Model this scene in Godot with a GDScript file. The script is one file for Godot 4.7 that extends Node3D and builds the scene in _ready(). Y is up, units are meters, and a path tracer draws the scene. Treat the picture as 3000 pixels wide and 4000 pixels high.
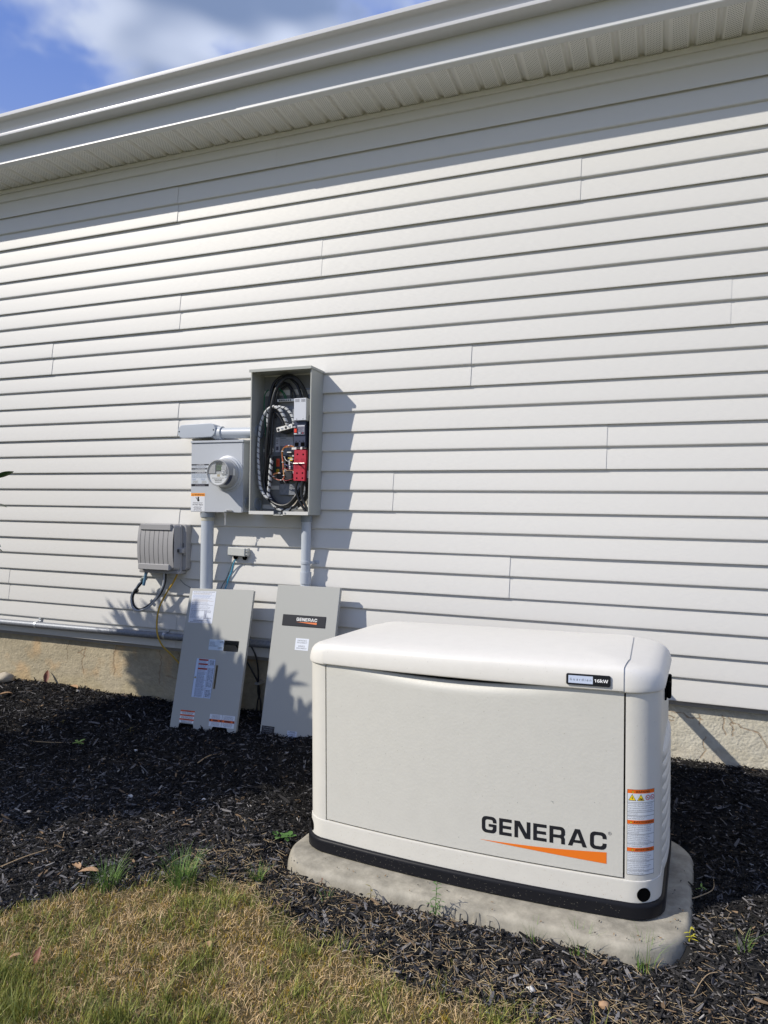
extends Node3D
# A home standby generator and opened electrical gear by a vinyl-sided house wall.
# World: x along the wall, y up (0 = bottom edge of the siding), z out of the wall towards the viewer.

const COURSE := 0.1016
const SLOPE_A := 1.27
const SLOPE_B := 1.26
var M := {}
var rng := RandomNumberGenerator.new()
var soft := FastNoiseLite.new()
var taken := {}
var pad_at := unit_place()
var pad_inv := unit_place().affine_inverse()
var bold: SystemFont
var plain: SystemFont
var text_cache := {}

# ------------------------------------------------------------------ mesh builder
class MB:
	var v := PackedVector3Array()
	var uv := PackedVector2Array()
	var c := PackedColorArray()
	var col := Color.WHITE
	var xf := Transform3D()
	func tri(a: Vector3, b: Vector3, d: Vector3, ua := Vector2.ZERO, ub := Vector2.ZERO, ud := Vector2.ZERO) -> void:
		v.append(xf * a); v.append(xf * b); v.append(xf * d)
		uv.append(ua); uv.append(ub); uv.append(ud)
		c.append(col); c.append(col); c.append(col)
	func quad(a: Vector3, b: Vector3, d: Vector3, e: Vector3, ua := Vector2(0, 1), ub := Vector2(1, 1), ud := Vector2(1, 0), ue := Vector2(0, 0)) -> void:
		# a, b, d, e counter-clockwise as seen from outside; written out clockwise
		tri(a, d, b, ua, ud, ub)
		tri(a, e, d, ua, ue, ud)
	func box(lo: Vector3, hi: Vector3, bev := 0.0) -> void:
		var p := []
		for ax in 3:
			for s in [-1, 1]:
				var u := (ax + 1) % 3
				var w := (ax + 2) % 3
				var q := []
				for k in [[-1, -1], [1, -1], [1, 1], [-1, 1]]:
					var r := Vector3.ZERO
					r[ax] = hi[ax] if s > 0 else lo[ax]
					r[u] = (hi[u] - bev) if k[0] > 0 else (lo[u] + bev)
					r[w] = (hi[w] - bev) if k[1] > 0 else (lo[w] + bev)
					q.append(r)
				if s > 0:
					quad(q[0], q[1], q[2], q[3])
				else:
					quad(q[3], q[2], q[1], q[0])
		if bev <= 0.0:
			return
		for ax in 3:                                   # twelve bevelled edges along axis ax
			var u := (ax + 1) % 3
			var w := (ax + 2) % 3
			for k in [[-1, -1], [1, -1], [1, 1], [-1, 1]]:
				var a := Vector3.ZERO
				var b := Vector3.ZERO
				a[ax] = lo[ax] + bev; b[ax] = lo[ax] + bev
				a[u] = hi[u] if k[0] > 0 else lo[u]
				a[w] = (hi[w] - bev) if k[1] > 0 else (lo[w] + bev)
				b[u] = (hi[u] - bev) if k[0] > 0 else (lo[u] + bev)
				b[w] = hi[w] if k[1] > 0 else lo[w]
				var a2 := a
				var b2 := b
				a2[ax] = hi[ax] - bev; b2[ax] = hi[ax] - bev
				if k[0] * k[1] > 0:
					quad(a, b, b2, a2)
				else:
					quad(b, a, a2, b2)
		for sx in [-1, 1]:
			for sy in [-1, 1]:
				for sz in [-1, 1]:
					var h := Vector3(hi.x if sx > 0 else lo.x, hi.y if sy > 0 else lo.y, hi.z if sz > 0 else lo.z)
					var a := h - Vector3(0, sy * bev, sz * bev)
					var b := h - Vector3(sx * bev, 0, sz * bev)
					var d := h - Vector3(sx * bev, sy * bev, 0)
					if sx * sy * sz > 0:
						tri(a, d, b)
					else:
						tri(a, b, d)
	func strip(ra: PackedVector3Array, rb: PackedVector3Array, closed: bool) -> void:
		var n := ra.size()
		for i in (n if closed else n - 1):
			var j := (i + 1) % n
			quad(ra[i], ra[j], rb[j], rb[i])
	func fan(r: PackedVector3Array, flip := false) -> void:
		var m := Vector3.ZERO
		for p in r:
			m += p
		m /= r.size()
		for i in r.size():
			var j := (i + 1) % r.size()
			if flip:
				tri(r[i], r[j], m)
			else:
				tri(r[j], r[i], m)
	func loft(rings: Array, cap0 := false, cap1 := false, closed := true) -> void:
		for i in rings.size() - 1:
			strip(rings[i], rings[i + 1], closed)
		if cap0:
			fan(rings[0], true)
		if cap1:
			fan(rings[rings.size() - 1])
	func tube(pts: PackedVector3Array, r: float, sides := 8, caps := true, r2 := -1.0, paint = null) -> void:
		var n := pts.size()
		var rings := []
		var side := Vector3.ZERO
		for i in n:
			var t := (pts[mini(i + 1, n - 1)] - pts[maxi(i - 1, 0)]).normalized()
			if i == 0:
				side = t.cross(Vector3.UP if absf(t.y) < 0.9 else Vector3.RIGHT).normalized()
			else:
				side = (side - t * side.dot(t)).normalized()
			var o := t.cross(side)
			var rr := r if r2 < 0.0 else lerpf(r, r2, float(i) / (n - 1))
			var ring := PackedVector3Array()
			for k in sides:
				var a := TAU * k / sides
				ring.append(pts[i] + (side * cos(a) + o * sin(a)) * rr)
			rings.append(ring)
		var along := 0.0
		for i in n - 1:
			var keep := col
			for k in sides:
				if paint != null:
					col = paint.call(along, float(k) / sides)
				var j := (k + 1) % sides
				quad(rings[i][k], rings[i][j], rings[i + 1][j], rings[i + 1][k])
			col = keep
			along += pts[i].distance_to(pts[i + 1])
		if caps:
			fan(rings[0], true)
			fan(rings[n - 1])
	func lathe(prof: PackedVector2Array, sides := 24, at := Transform3D()) -> void:
		# prof = (radius, height) upwards along local z
		var rings := []
		for p in prof:
			var ring := PackedVector3Array()
			for k in sides:
				var a := TAU * k / sides
				ring.append(at * Vector3(cos(a) * p.x, sin(a) * p.x, p.y))
			rings.append(ring)
		loft(rings)
	func plate(poly: PackedVector2Array, z0: float, z1: float) -> void:
		# flat polygon in x, y, thick from z0 (back) to z1 (front)
		var p := poly
		if Geometry2D.is_polygon_clockwise(p):
			p = p.duplicate(); p.reverse()
		var ix := Geometry2D.triangulate_polygon(p)
		for i in range(0, ix.size(), 3):
			var a := p[ix[i]]
			var b := p[ix[i + 1]]
			var d := p[ix[i + 2]]
			if (b - a).cross(d - a) < 0:
				var q := b; b = d; d = q
			tri(Vector3(a.x, a.y, z1), Vector3(d.x, d.y, z1), Vector3(b.x, b.y, z1))
			tri(Vector3(a.x, a.y, z0), Vector3(b.x, b.y, z0), Vector3(d.x, d.y, z0))
		for i in p.size():
			var a := p[i]
			var b := p[(i + 1) % p.size()]
			quad(Vector3(a.x, a.y, z0), Vector3(b.x, b.y, z0), Vector3(b.x, b.y, z1), Vector3(a.x, a.y, z1))
	func clipped(field: Callable) -> MB:
		# what lies where field(point) < 0
		var o := MB.new()
		for i in range(0, v.size(), 3):
			var poly := []
			for k in 3:
				var p := v[i + k]
				var q := v[i + (k + 1) % 3]
				var fp: float = field.call(p)
				var fq: float = field.call(q)
				if fp < 0.0:
					poly.append(p)
				if (fp < 0.0) != (fq < 0.0):
					poly.append(p.lerp(q, fp / (fp - fq)))
			for k in range(1, poly.size() - 1):
				o.tri(poly[0], poly[k], poly[k + 1])
		return o
	func bent(f: Callable) -> void:
		for i in v.size():
			v[i] = f.call(v[i])
	func commit(angle := 38.0, into: ArrayMesh = null) -> ArrayMesh:
		var n := PackedVector3Array(); n.resize(v.size())
		var face := PackedVector3Array(); face.resize(v.size() / 3)
		var at := {}
		for f in face.size():
			var a := v[f * 3]
			face[f] = (v[f * 3 + 2] - a).cross(v[f * 3 + 1] - a)
			if angle > 0.0:
				for k in 3:
					var key := Vector3i((v[f * 3 + k] * 20000.0).round())
					if at.has(key):
						at[key].append(f)
					else:
						at[key] = [f]
		var limit := cos(deg_to_rad(angle))
		for f in face.size():
			var own := face[f].normalized()
			for k in 3:
				if angle <= 0.0:
					n[f * 3 + k] = own
					continue
				var s := Vector3.ZERO
				for g in at[Vector3i((v[f * 3 + k] * 20000.0).round())]:
					if face[g].normalized().dot(own) > limit:
						s += face[g]
				n[f * 3 + k] = s.normalized() if s.length() > 0.0 else Vector3.UP
		var arr := []; arr.resize(Mesh.ARRAY_MAX)
		arr[Mesh.ARRAY_VERTEX] = v
		arr[Mesh.ARRAY_NORMAL] = n
		arr[Mesh.ARRAY_TEX_UV] = uv
		arr[Mesh.ARRAY_COLOR] = c
		var m := into if into else ArrayMesh.new()
		m.add_surface_from_arrays(Mesh.PRIMITIVE_TRIANGLES, arr)
		return m

# ------------------------------------------------------------------ naming
func numbered(called: String) -> String:
	if not taken.has(called):
		taken[called] = 0
		return called
	taken[called] += 1
	return "%s_%03d" % [called, taken[called]]

func tag(o: Node, label: String, category: String, group := "", kind := "") -> void:
	o.set_meta("label", label)
	if category: o.set_meta("category", category)
	if group: o.set_meta("group", group)
	if kind: o.set_meta("kind", kind)

func thing(called: String, label: String, category: String, at := Transform3D(), group := "") -> Node3D:
	var o := Node3D.new()
	o.name = numbered(called)
	o.transform = at
	add_child(o)
	tag(o, label, category, group)
	return o

func part(called: String, mb, m: Material, parent: Node, angle := 38.0) -> MeshInstance3D:
	var o := MeshInstance3D.new()
	o.name = called
	o.mesh = mb.commit(angle) if mb is MB else mb
	o.material_override = m
	parent.add_child(o, true)
	return o

func single(called: String, mb, m: Material, label: String, category: String, group := "", angle := 38.0) -> MeshInstance3D:
	var o := part(numbered(called), mb, m, self, angle)
	tag(o, label, category, group)
	return o

# ------------------------------------------------------------------ materials
func mat(r: float, g: float, b: float, rough := 0.5, metal := 0.0, spec := 0.5) -> StandardMaterial3D:
	var m := StandardMaterial3D.new()
	m.albedo_color = Color(r, g, b).linear_to_srgb()
	m.roughness = rough
	m.metallic = metal
	m.metallic_specular = spec
	m.cull_mode = BaseMaterial3D.CULL_DISABLED
	return m

func noise_tex(freq: float, size: int, normal: bool, strength := 4.0, octaves := 4, ramp: Gradient = null, s := 1, kind := FastNoiseLite.TYPE_SIMPLEX_SMOOTH) -> NoiseTexture2D:
	var n := FastNoiseLite.new()
	n.noise_type = kind
	n.frequency = freq
	n.fractal_octaves = octaves
	n.seed = s
	var t := NoiseTexture2D.new()
	t.width = size; t.height = size
	t.noise = n
	t.seamless = true
	t.as_normal_map = normal
	t.bump_strength = strength
	if ramp: t.color_ramp = ramp
	return t

func ramp(a: Color, b: Color, d = null) -> Gradient:
	var g := Gradient.new()
	g.set_color(0, a); g.set_color(1, b)
	if d != null:
		g.set_color(1, d); g.add_point(0.5, b)
	return g

func grain(m: StandardMaterial3D, tex: Texture2D, scale: Vector3, strength: float, tri := true) -> StandardMaterial3D:
	m.normal_enabled = true
	m.normal_texture = tex
	m.normal_scale = strength
	m.uv1_triplanar = tri
	m.uv1_scale = scale
	return m

func printed(im: Image, rough := 0.45) -> StandardMaterial3D:
	var m := mat(1, 1, 1, rough)
	m.albedo_texture = ImageTexture.create_from_image(im)
	m.texture_repeat = false
	return m

func make_materials() -> void:
	var fine := noise_tex(0.09, 256, true, 3.0, 3)
	M.siding = mat(0.665, 0.655, 0.625, 0.52)
	grain(M.siding, noise_tex(0.03, 512, true, 3.0, 4, null, 5), Vector3(1.1, 13.0, 1), 0.22, false)
	for i in 3:
		M["siding_%d" % i] = M.siding.duplicate()
		var k := 1.0 - 0.011 * i
		M["siding_%d" % i].albedo_color = Color(0.665 * k, 0.655 * k, 0.622 * k).linear_to_srgb()
	M.trim = grain(mat(0.66, 0.65, 0.615, 0.45), fine, Vector3(14, 14, 14), 0.06)
	M.gutter = mat(0.63, 0.63, 0.64, 0.25)
	M.fascia = grain(mat(0.66, 0.67, 0.675, 0.4), fine, Vector3(9, 9, 9), 0.07)
	M.soffit = mat(0.80, 0.795, 0.765, 0.5)
	M.soffit_vent = mat(0.82, 0.815, 0.785, 0.5)
	var vent := Image.create(64, 64, false, Image.FORMAT_RGB8)
	vent.fill(Color.WHITE)
	for q in [Vector2(16, 16), Vector2(48, 48)]:
		for y in 64:
			for x in 64:
				if Vector2(x, y).distance_to(q) < 9.2:
					vent.set_pixel(x, y, Color(0.09, 0.09, 0.09))
	M.soffit_vent.albedo_texture = ImageTexture.create_from_image(vent)
	M.roof = mat(0.08, 0.075, 0.07, 0.9)
	M.core = mat(0.3, 0.28, 0.25, 0.9)
	var peel := noise_tex(0.06, 512, true, 2.5, 3, null, 9)
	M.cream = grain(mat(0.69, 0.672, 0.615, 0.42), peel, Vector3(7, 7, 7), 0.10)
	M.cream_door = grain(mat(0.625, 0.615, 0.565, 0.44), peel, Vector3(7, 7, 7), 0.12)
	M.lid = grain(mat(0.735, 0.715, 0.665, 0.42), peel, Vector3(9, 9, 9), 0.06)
	var specks := blank(512, 512, Color(1, 1, 1))
	var blot := FastNoiseLite.new(); blot.frequency = 0.012; blot.fractal_octaves = 4; blot.seed = 61
	var sr := RandomNumberGenerator.new(); sr.seed = 62
	for yy in 512:
		for xx in 512:
			var v := 0.985 + 0.012 * blot.get_noise_2d(xx, yy) + sr.randf_range(-0.006, 0.006)
			specks.set_pixel(xx, yy, Color(v, v, v * 0.997))
	for i in 70:
		var px := sr.randi_range(2, 508)
		var py := sr.randi_range(2, 506)
		var dark := sr.randf_range(0.62, 0.9)
		for k in sr.randi_range(1, 4): specks.set_pixel(px + (k % 2), py + k, Color(dark, dark * 0.97, dark * 0.92))
	var speck_tex := ImageTexture.create_from_image(specks)
	for nm in ["cream", "cream_door", "lid"]: M[nm].albedo_texture = speck_tex
	M.cream.uv1_scale = Vector3(2.2, 2.2, 2.2); M.cream_door.uv1_scale = Vector3(2.2, 2.2, 2.2); M.lid.uv1_scale = Vector3(2.6, 2.6, 2.6)
	M.rubber = grain(mat(0.010, 0.0105, 0.0135, 0.42, 0.0, 0.28), peel, Vector3(11, 11, 11), 0.35)
	M.dark = mat(0.004, 0.004, 0.004, 0.8, 0.0, 0.1)
	M.ink = mat(0.012, 0.013, 0.018, 0.4)
	M.orange = mat(0.83, 0.19, 0.015, 0.4)
	M.white_ink = mat(0.8, 0.8, 0.78, 0.4)
	M.box_grey = grain(mat(0.40, 0.41, 0.375, 0.42), peel, Vector3(9, 9, 9), 0.08)
	M.cover_grey = grain(mat(0.395, 0.40, 0.375, 0.40), peel, Vector3(9, 9, 9), 0.08)
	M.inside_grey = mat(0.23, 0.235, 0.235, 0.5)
	M.meter_grey = grain(mat(0.50, 0.525, 0.56, 0.38), peel, Vector3(9, 9, 9), 0.07)
	M.meter_plastic = mat(0.40, 0.405, 0.405, 0.35)
	M.pvc = grain(mat(0.47, 0.51, 0.56, 0.38), fine, Vector3(12, 12, 12), 0.04)
	M.pvc_dark = mat(0.25, 0.28, 0.31, 0.4)
	M.galv = grain(mat(0.62, 0.64, 0.66, 0.38, 0.75), noise_tex(0.02, 256, true, 6.0, 3, null, 4), Vector3(9, 9, 9), 0.25)
	var zinc := noise_tex(0.025, 256, false, 1, 3, ramp(Color(0.44, 0.46, 0.49), Color(0.60, 0.61, 0.63)), 7, FastNoiseLite.TYPE_CELLULAR)
	M.zinc = mat(0.6, 0.62, 0.64, 0.52, 0.4)
	M.zinc.albedo_color = Color.WHITE
	M.zinc.albedo_texture = zinc
	M.zinc.uv1_triplanar = true
	M.zinc.uv1_scale = Vector3(11, 11, 11)
	M.steel = mat(0.6, 0.6, 0.58, 0.3, 0.9)
	M.silver = mat(0.80, 0.78, 0.72, 0.4, 0.35)
	M.telecom = grain(mat(0.34, 0.335, 0.335, 0.55), peel, Vector3(14, 14, 14), 0.18)
	M.telecom_dark = mat(0.06, 0.06, 0.062, 0.6)
	M.jbox = mat(0.55, 0.56, 0.53, 0.5)
	M.black_cable = mat(0.014, 0.015, 0.017, 0.38)
	M.grey_cable = mat(0.42, 0.44, 0.46, 0.45)
	M.yellow_cable = mat(0.50, 0.31, 0.03, 0.45)
	M.blue_cable = mat(0.05, 0.36, 0.55, 0.45)
	M.blue_band = mat(0.12, 0.25, 0.36, 0.45)
	M.dull_cable = mat(0.16, 0.19, 0.18, 0.5)
	M.green_wire = mat(0.015, 0.14, 0.06, 0.4)
	M.orange_wire = mat(0.62, 0.22, 0.05, 0.45)
	M.tan_wire = mat(0.70, 0.42, 0.20, 0.45)
	M.purple_wire = mat(0.12, 0.10, 0.28, 0.45)
	M.red = mat(0.47, 0.022, 0.045, 0.42)
	M.red_bright = mat(0.85, 0.06, 0.02, 0.4)
	M.navy = mat(0.035, 0.045, 0.085, 0.42)
	M.white_plastic = mat(0.60, 0.62, 0.67, 0.42)
	M.module = mat(0.03, 0.031, 0.034, 0.5)
	M.label_orange = mat(0.75, 0.16, 0.06, 0.5)
	M.label_green = mat(0.05, 0.2, 0.06, 0.5)
	M.yellow = mat(0.65, 0.50, 0.03, 0.5)
	M.striped = mat(1, 1, 1, 0.42)
	M.striped.vertex_color_use_as_albedo = true
	M.painted = mat(1, 1, 1, 0.85)
	M.painted.vertex_color_use_as_albedo = true
	M.chips = mat(1, 1, 1, 0.75, 0.0, 0.22)
	M.chips.vertex_color_use_as_albedo = true
	M.blades = mat(1, 1, 1, 0.6)
	M.blades.vertex_color_use_as_albedo = true
	M.blades.backlight_enabled = true
	M.blades.backlight = Color(0.28, 0.30, 0.12)
	M.leaf = mat(0.03, 0.075, 0.025, 0.35)
	M.leaf.backlight_enabled = true
	M.leaf.backlight = Color(0.12, 0.2, 0.05)
	M.bark = mat(0.09, 0.065, 0.045, 0.9)
	M.stone = grain(mat(0.42, 0.37, 0.29, 0.8), noise_tex(0.04, 256, true, 6.0, 4, null, 3), Vector3(10, 10, 10), 0.5)
	M.pebble = mat(0.62, 0.60, 0.56, 0.7)
	M.dry_leaf = mat(0.40, 0.25, 0.14, 0.7)
	M.red_leaf = mat(0.20, 0.065, 0.035, 0.6)
	M.twig = mat(0.42, 0.30, 0.17, 0.8)
	# concrete of the pad: blotches and pores
	M.concrete = mat(1, 1, 1, 0.85)
	M.concrete.albedo_texture = noise_tex(0.012, 512, false, 1, 5, ramp(Color(0.50, 0.482, 0.435), Color(0.72, 0.695, 0.63)), 21)
	M.concrete.albedo_texture.noise.fractal_gain = 0.68
	M.concrete.uv1_triplanar = true
	M.concrete.uv1_scale = Vector3(1.6, 1.6, 1.6)
	M.concrete.normal_enabled = true
	M.concrete.normal_texture = noise_tex(0.16, 512, true, 3.0, 4, null, 22)
	M.concrete.normal_scale = 0.14
	M.concrete.detail_enabled = false
	M.ground = mat(1, 1, 1, 0.95)
	M.ground.vertex_color_use_as_albedo = true
	grain(M.ground, noise_tex(0.05, 512, true, 8.0, 5, null, 31), Vector3(2.2, 2.2, 2.2), 0.8)
	M.glass = mat(0.9, 0.92, 0.92, 0.05)
	M.glass.transparency = BaseMaterial3D.TRANSPARENCY_ALPHA
	M.glass.albedo_color.a = 0.08

# ------------------------------------------------------------------ lettering
func tris_of(txt: String, heavy := true, font_name := "") -> PackedVector3Array:
	var key := txt + str(heavy) + font_name
	if text_cache.has(key): return text_cache[key]
	var tm := TextMesh.new()
	var f: Font = bold if heavy else plain
	tm.font = f
	tm.font_size = 64
	tm.pixel_size = 0.01
	tm.depth = 0.0
	tm.text = txt
	var a := tm.get_mesh_arrays()
	var out := PackedVector3Array()
	var ix = a[Mesh.ARRAY_INDEX]
	var vs: PackedVector3Array = a[Mesh.ARRAY_VERTEX]
	if ix == null or ix.size() == 0:
		out = vs
	else:
		for i in ix: out.append(vs[i])
	text_cache[key] = out
	return out

func bounds(p: PackedVector3Array) -> Rect2:
	var r := Rect2(p[0].x, p[0].y, 0, 0)
	for q in p: r = r.expand(Vector2(q.x, q.y))
	return r

func write_on(im: Image, txt: String, box: Rect2, colour: Color, heavy := true, align := 0) -> void:
	# fills the box's height, or its width if the words are too long; align -1 left, 0 centre, 1 right
	var t := tris_of(txt, heavy)
	if t.is_empty(): return
	var b := bounds(t)
	var k: float = minf(box.size.y / b.size.y, box.size.x / b.size.x)
	var ox: float = box.position.x + (box.size.x - b.size.x * k) * (align + 1) * 0.5
	var oy: float = box.position.y + (box.size.y - b.size.y * k) * 0.5
	for i in range(0, t.size(), 3):
		var p := []
		for j in 3:
			p.append(Vector2(ox + (t[i + j].x - b.position.x) * k, oy + (b.end.y - t[i + j].y) * k))
		fill_tri(im, p[0], p[1], p[2], colour)

func fill_tri(im: Image, a: Vector2, b: Vector2, d: Vector2, colour: Color) -> void:
	var x0 := maxi(0, floori(minf(a.x, minf(b.x, d.x))))
	var x1 := mini(im.get_width() - 1, ceili(maxf(a.x, maxf(b.x, d.x))))
	var y0 := maxi(0, floori(minf(a.y, minf(b.y, d.y))))
	var y1 := mini(im.get_height() - 1, ceili(maxf(a.y, maxf(b.y, d.y))))
	for y in range(y0, y1 + 1):
		for x in range(x0, x1 + 1):
			var p := Vector2(x + 0.5, y + 0.5)
			var s := (b - a).cross(p - a)
			var t := (d - b).cross(p - b)
			var u := (a - d).cross(p - d)
			if (s >= 0 and t >= 0 and u >= 0) or (s <= 0 and t <= 0 and u <= 0):
				im.set_pixel(x, y, colour)

func micro(im: Image, box: Rect2, lines: int, colour: Color, fill := 0.62, ragged := 0.25, centred := false) -> void:
	# lines of print too small to read: word-sized runs of strokes
	var pitch := box.size.y / lines
	var h := maxi(1, roundi(pitch * 0.5))
	for i in lines:
		var y0 := roundi(box.position.y + i * pitch + pitch * 0.22)
		var w := box.size.x * (1.0 - rng.randf() * ragged)
		var x := box.position.x + ((box.size.x - w) * 0.5 if centred else 0.0)
		var stop := x + w
		while x < stop:
			var word := rng.randf_range(3.0, 9.0) * h * 0.6
			var e := minf(x + word, stop)
			for px in range(int(x), int(e)):
				for py in range(y0, y0 + h):
					if rng.randf() < fill and px < im.get_width() and py < im.get_height():
						im.set_pixel(px, py, colour)
			x = e + maxf(1.0, h * 0.5)

func blank(w: int, h: int, colour: Color) -> Image:
	var im := Image.create(w, h, false, Image.FORMAT_RGB8)
	im.fill(colour)
	return im

func bar(im: Image, x: float, y: float, w: float, h: float, colour: Color) -> void:
	im.fill_rect(Rect2i(roundi(x), roundi(y), roundi(w), roundi(h)), colour)

func alert(im: Image, at: Vector2, s: float, fill: Color, edge: Color) -> void:
	fill_tri(im, at + Vector2(0, -s), at + Vector2(s * 0.95, s * 0.75), at + Vector2(-s * 0.95, s * 0.75), edge)
	fill_tri(im, at + Vector2(0, -s * 0.72), at + Vector2(s * 0.72, s * 0.6), at + Vector2(-s * 0.72, s * 0.6), fill)
	bar(im, at.x - s * 0.1, at.y - s * 0.3, s * 0.22, s * 0.5, edge)
	bar(im, at.x - s * 0.1, at.y + s * 0.33, s * 0.22, s * 0.18, edge)

func sticker(called: String, parent: Node, im: Image, u0: float, v0: float, u1: float, v1: float, w: float, rough := 0.42) -> MeshInstance3D:
	var mb := MB.new()
	mb.quad(Vector3(u0, v0, w), Vector3(u1, v0, w), Vector3(u1, v1, w), Vector3(u0, v1, w))
	return part(called, mb, printed(im, rough), parent)

# the bold extended capitals of the maker's word mark, one polygon list per letter, height 1
func arc(c: Vector2, r: float, a0: float, a1: float, n := 5) -> PackedVector2Array:
	var o := PackedVector2Array()
	for i in n + 1:
		var a := deg_to_rad(lerpf(a0, a1, float(i) / n))
		o.append(c + Vector2(cos(a), sin(a)) * r)
	return o

func letter(ch: String, w: float) -> Array:
	var s := 0.215
	var t := 0.19
	var R := 0.27
	var q := 0.12
	match ch:
		"E":
			return [[[0, 0], [0, 1], [w, 1], [w, 1 - t], [s, 1 - t], [s, 0.585], [w * 0.96, 0.585], [w * 0.96, 0.405], [s, 0.405], [s, t], [w, t], [w, 0]]]
		"N":
			return [[[0, 0], [0, 1], [w * 0.335, 1], [w - s, 0.3], [w - s, 1], [w, 1], [w, 0], [w * 0.665, 0], [s, 0.7], [s, 0]]]
		"A":
			return [[[0, 0], [w * 0.37, 1], [w * 0.5, 1], [w * 0.5, 0.79], [w * 0.225, 0]], [[w, 0], [w * 0.775, 0], [w * 0.5, 0.79], [w * 0.5, 1], [w * 0.63, 1]],
				[[w * 0.2946, 0.2], [w * 0.3503, 0.36], [w * 0.6497, 0.36], [w * 0.7054, 0.2]]]
		"R":
			var o := PackedVector2Array([Vector2(s, 1 - t), Vector2(s, 1)])
			o.append_array(arc(Vector2(w - 0.24, 0.76), 0.24, 90, 0))
			o.append_array(PackedVector2Array([Vector2(w, 0.56), Vector2(w - 0.07, 0.46), Vector2(w - 0.01, 0.34), Vector2(w, 0), Vector2(w - s, 0), Vector2(w - s, 0.28), Vector2(w - s - 0.06, 0.345), Vector2(s, 0.345), Vector2(s, 0.52), Vector2(w - s - 0.08, 0.52)]))
			o.append_array(PackedVector2Array([Vector2(w - s, 0.58), Vector2(w - s, 0.75), Vector2(w - s - 0.06, 1 - t)]))
			return [[[0, 0], [0, 1], [s, 1], [s, 0]], o]
		_:
			var o := PackedVector2Array([Vector2(w, 0.63)])
			o.append_array(arc(Vector2(w - R, 1 - R), R, 0, 90))
			o.append_array(arc(Vector2(R, 1 - R), R, 90, 180))
			o.append_array(arc(Vector2(R, R), R, 180, 270))
			o.append_array(arc(Vector2(w - R, R), R, 270, 360))
			if ch == "G":
				o.append_array(PackedVector2Array([Vector2(w, 0.55), Vector2(w * 0.47, 0.55), Vector2(w * 0.47, 0.385), Vector2(w - s, 0.385)]))
			else:
				o.append(Vector2(w, 0.37)); o.append(Vector2(w - s, 0.37))
			o.append_array(arc(Vector2(w - s - q, t + q), q, 0, -90, 3))
			o.append_array(arc(Vector2(s + q, t + q), q, 270, 180, 3))
			o.append_array(arc(Vector2(s + q, 1 - t - q), q, 180, 90, 3))
			o.append_array(arc(Vector2(w - s - q, 1 - t - q), q, 90, 0, 3))
			o.append(Vector2(w - s, 0.63))
			return [o]

func word_mark(at: Vector2, width: float, height: float, z0: float, z1: float) -> Array:
	# one builder per letter
	var out := []
	var ws := [0.90, 0.75, 0.94, 0.77, 0.88, 1.05, 0.90]
	var gap := 0.165
	var total := 0.0
	for w in ws: total += w
	total += gap * 6
	var k := width / total
	var x := 0.0
	for i in 7:
		var mb := MB.new()
		for poly in letter("GENERAC"[i], ws[i]):
			var p := PackedVector2Array()
			for q in poly:
				var qq := Vector2(q[0], q[1])
				p.append(at + Vector2((x + qq.x) * k, qq.y * height))
			mb.plate(p, z0, z1)
		out.append(mb)
		x += ws[i] + gap
	return out

# ------------------------------------------------------------------ small helpers
func smooth(p: Array, n := 8) -> PackedVector3Array:
	var o := PackedVector3Array()
	for i in p.size() - 1:
		var a: Vector3 = p[maxi(i - 1, 0)]
		var b: Vector3 = p[i]
		var d: Vector3 = p[i + 1]
		var e: Vector3 = p[mini(i + 2, p.size() - 1)]
		for k in n:
			o.append(b.cubic_interpolate(d, a, e, float(k) / n))
	o.append(p[p.size() - 1])
	return o

func path(z: float, flat: Array) -> Array:
	var o := []
	for i in range(0, flat.size(), 2):
		o.append(Vector3(flat[i], flat[i + 1], z))
	return o

func outline(hw: float, zf: float, zb: float, rc: float, bow := 0.0, nf := 24, nc := 8) -> PackedVector2Array:
	# a rounded rectangle in plan, (x, z), starting at the front left, round by the right
	var o := PackedVector2Array()
	var a := hw - rc
	for i in nf + 1:
		var x := lerpf(-a, a, float(i) / nf)
		o.append(Vector2(x, zf + bow * (1.0 - pow(x / maxf(a, 0.01), 2))))
	for i in range(1, nc + 1):
		var t := PI / 2 * i / nc
		o.append(Vector2(a + sin(t) * rc, zf - rc + cos(t) * rc))
	for i in range(1, nc + 1):
		var t := PI / 2 * i / nc
		o.append(Vector2(a + cos(t) * rc, zb + rc - sin(t) * rc) if i > 0 else Vector2.ZERO)
	for i in range(1, nf + 1):
		o.append(Vector2(lerpf(a, -a, float(i) / nf), zb))
	for i in range(1, nc + 1):
		var t := PI / 2 * i / nc
		o.append(Vector2(-a - sin(t) * rc, zb + rc - cos(t) * rc))
	for i in range(1, nc):
		var t := PI / 2 * i / nc
		o.append(Vector2(-a - cos(t) * rc, zf - rc + sin(t) * rc))
	return o

func ring(o: PackedVector2Array, y: float) -> PackedVector3Array:
	var r := PackedVector3Array()
	for p in o: r.append(Vector3(p.x, y, p.y))
	return r

func sweep_x(mb: MB, prof: PackedVector2Array, x0: float, x1: float, closed := false, dz0 := 0.0, dz1 := 0.0) -> void:
	# prof = (z, y), walked so that the outside is on the left seen from +x
	var n := prof.size()
	for i in (n if closed else n - 1):
		var p := prof[i]
		var q := prof[(i + 1) % n]
		mb.quad(Vector3(x0, p.y, p.x + dz0), Vector3(x1, p.y, p.x + dz1), Vector3(x1, q.y, q.x + dz1), Vector3(x0, q.y, q.x + dz0), Vector2(x0, p.y), Vector2(x1, p.y), Vector2(x1, q.y), Vector2(x0, q.y))

func smoothstep01(t: float) -> float:
	t = clampf(t, 0, 1)
	return t * t * (3 - 2 * t)

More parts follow.
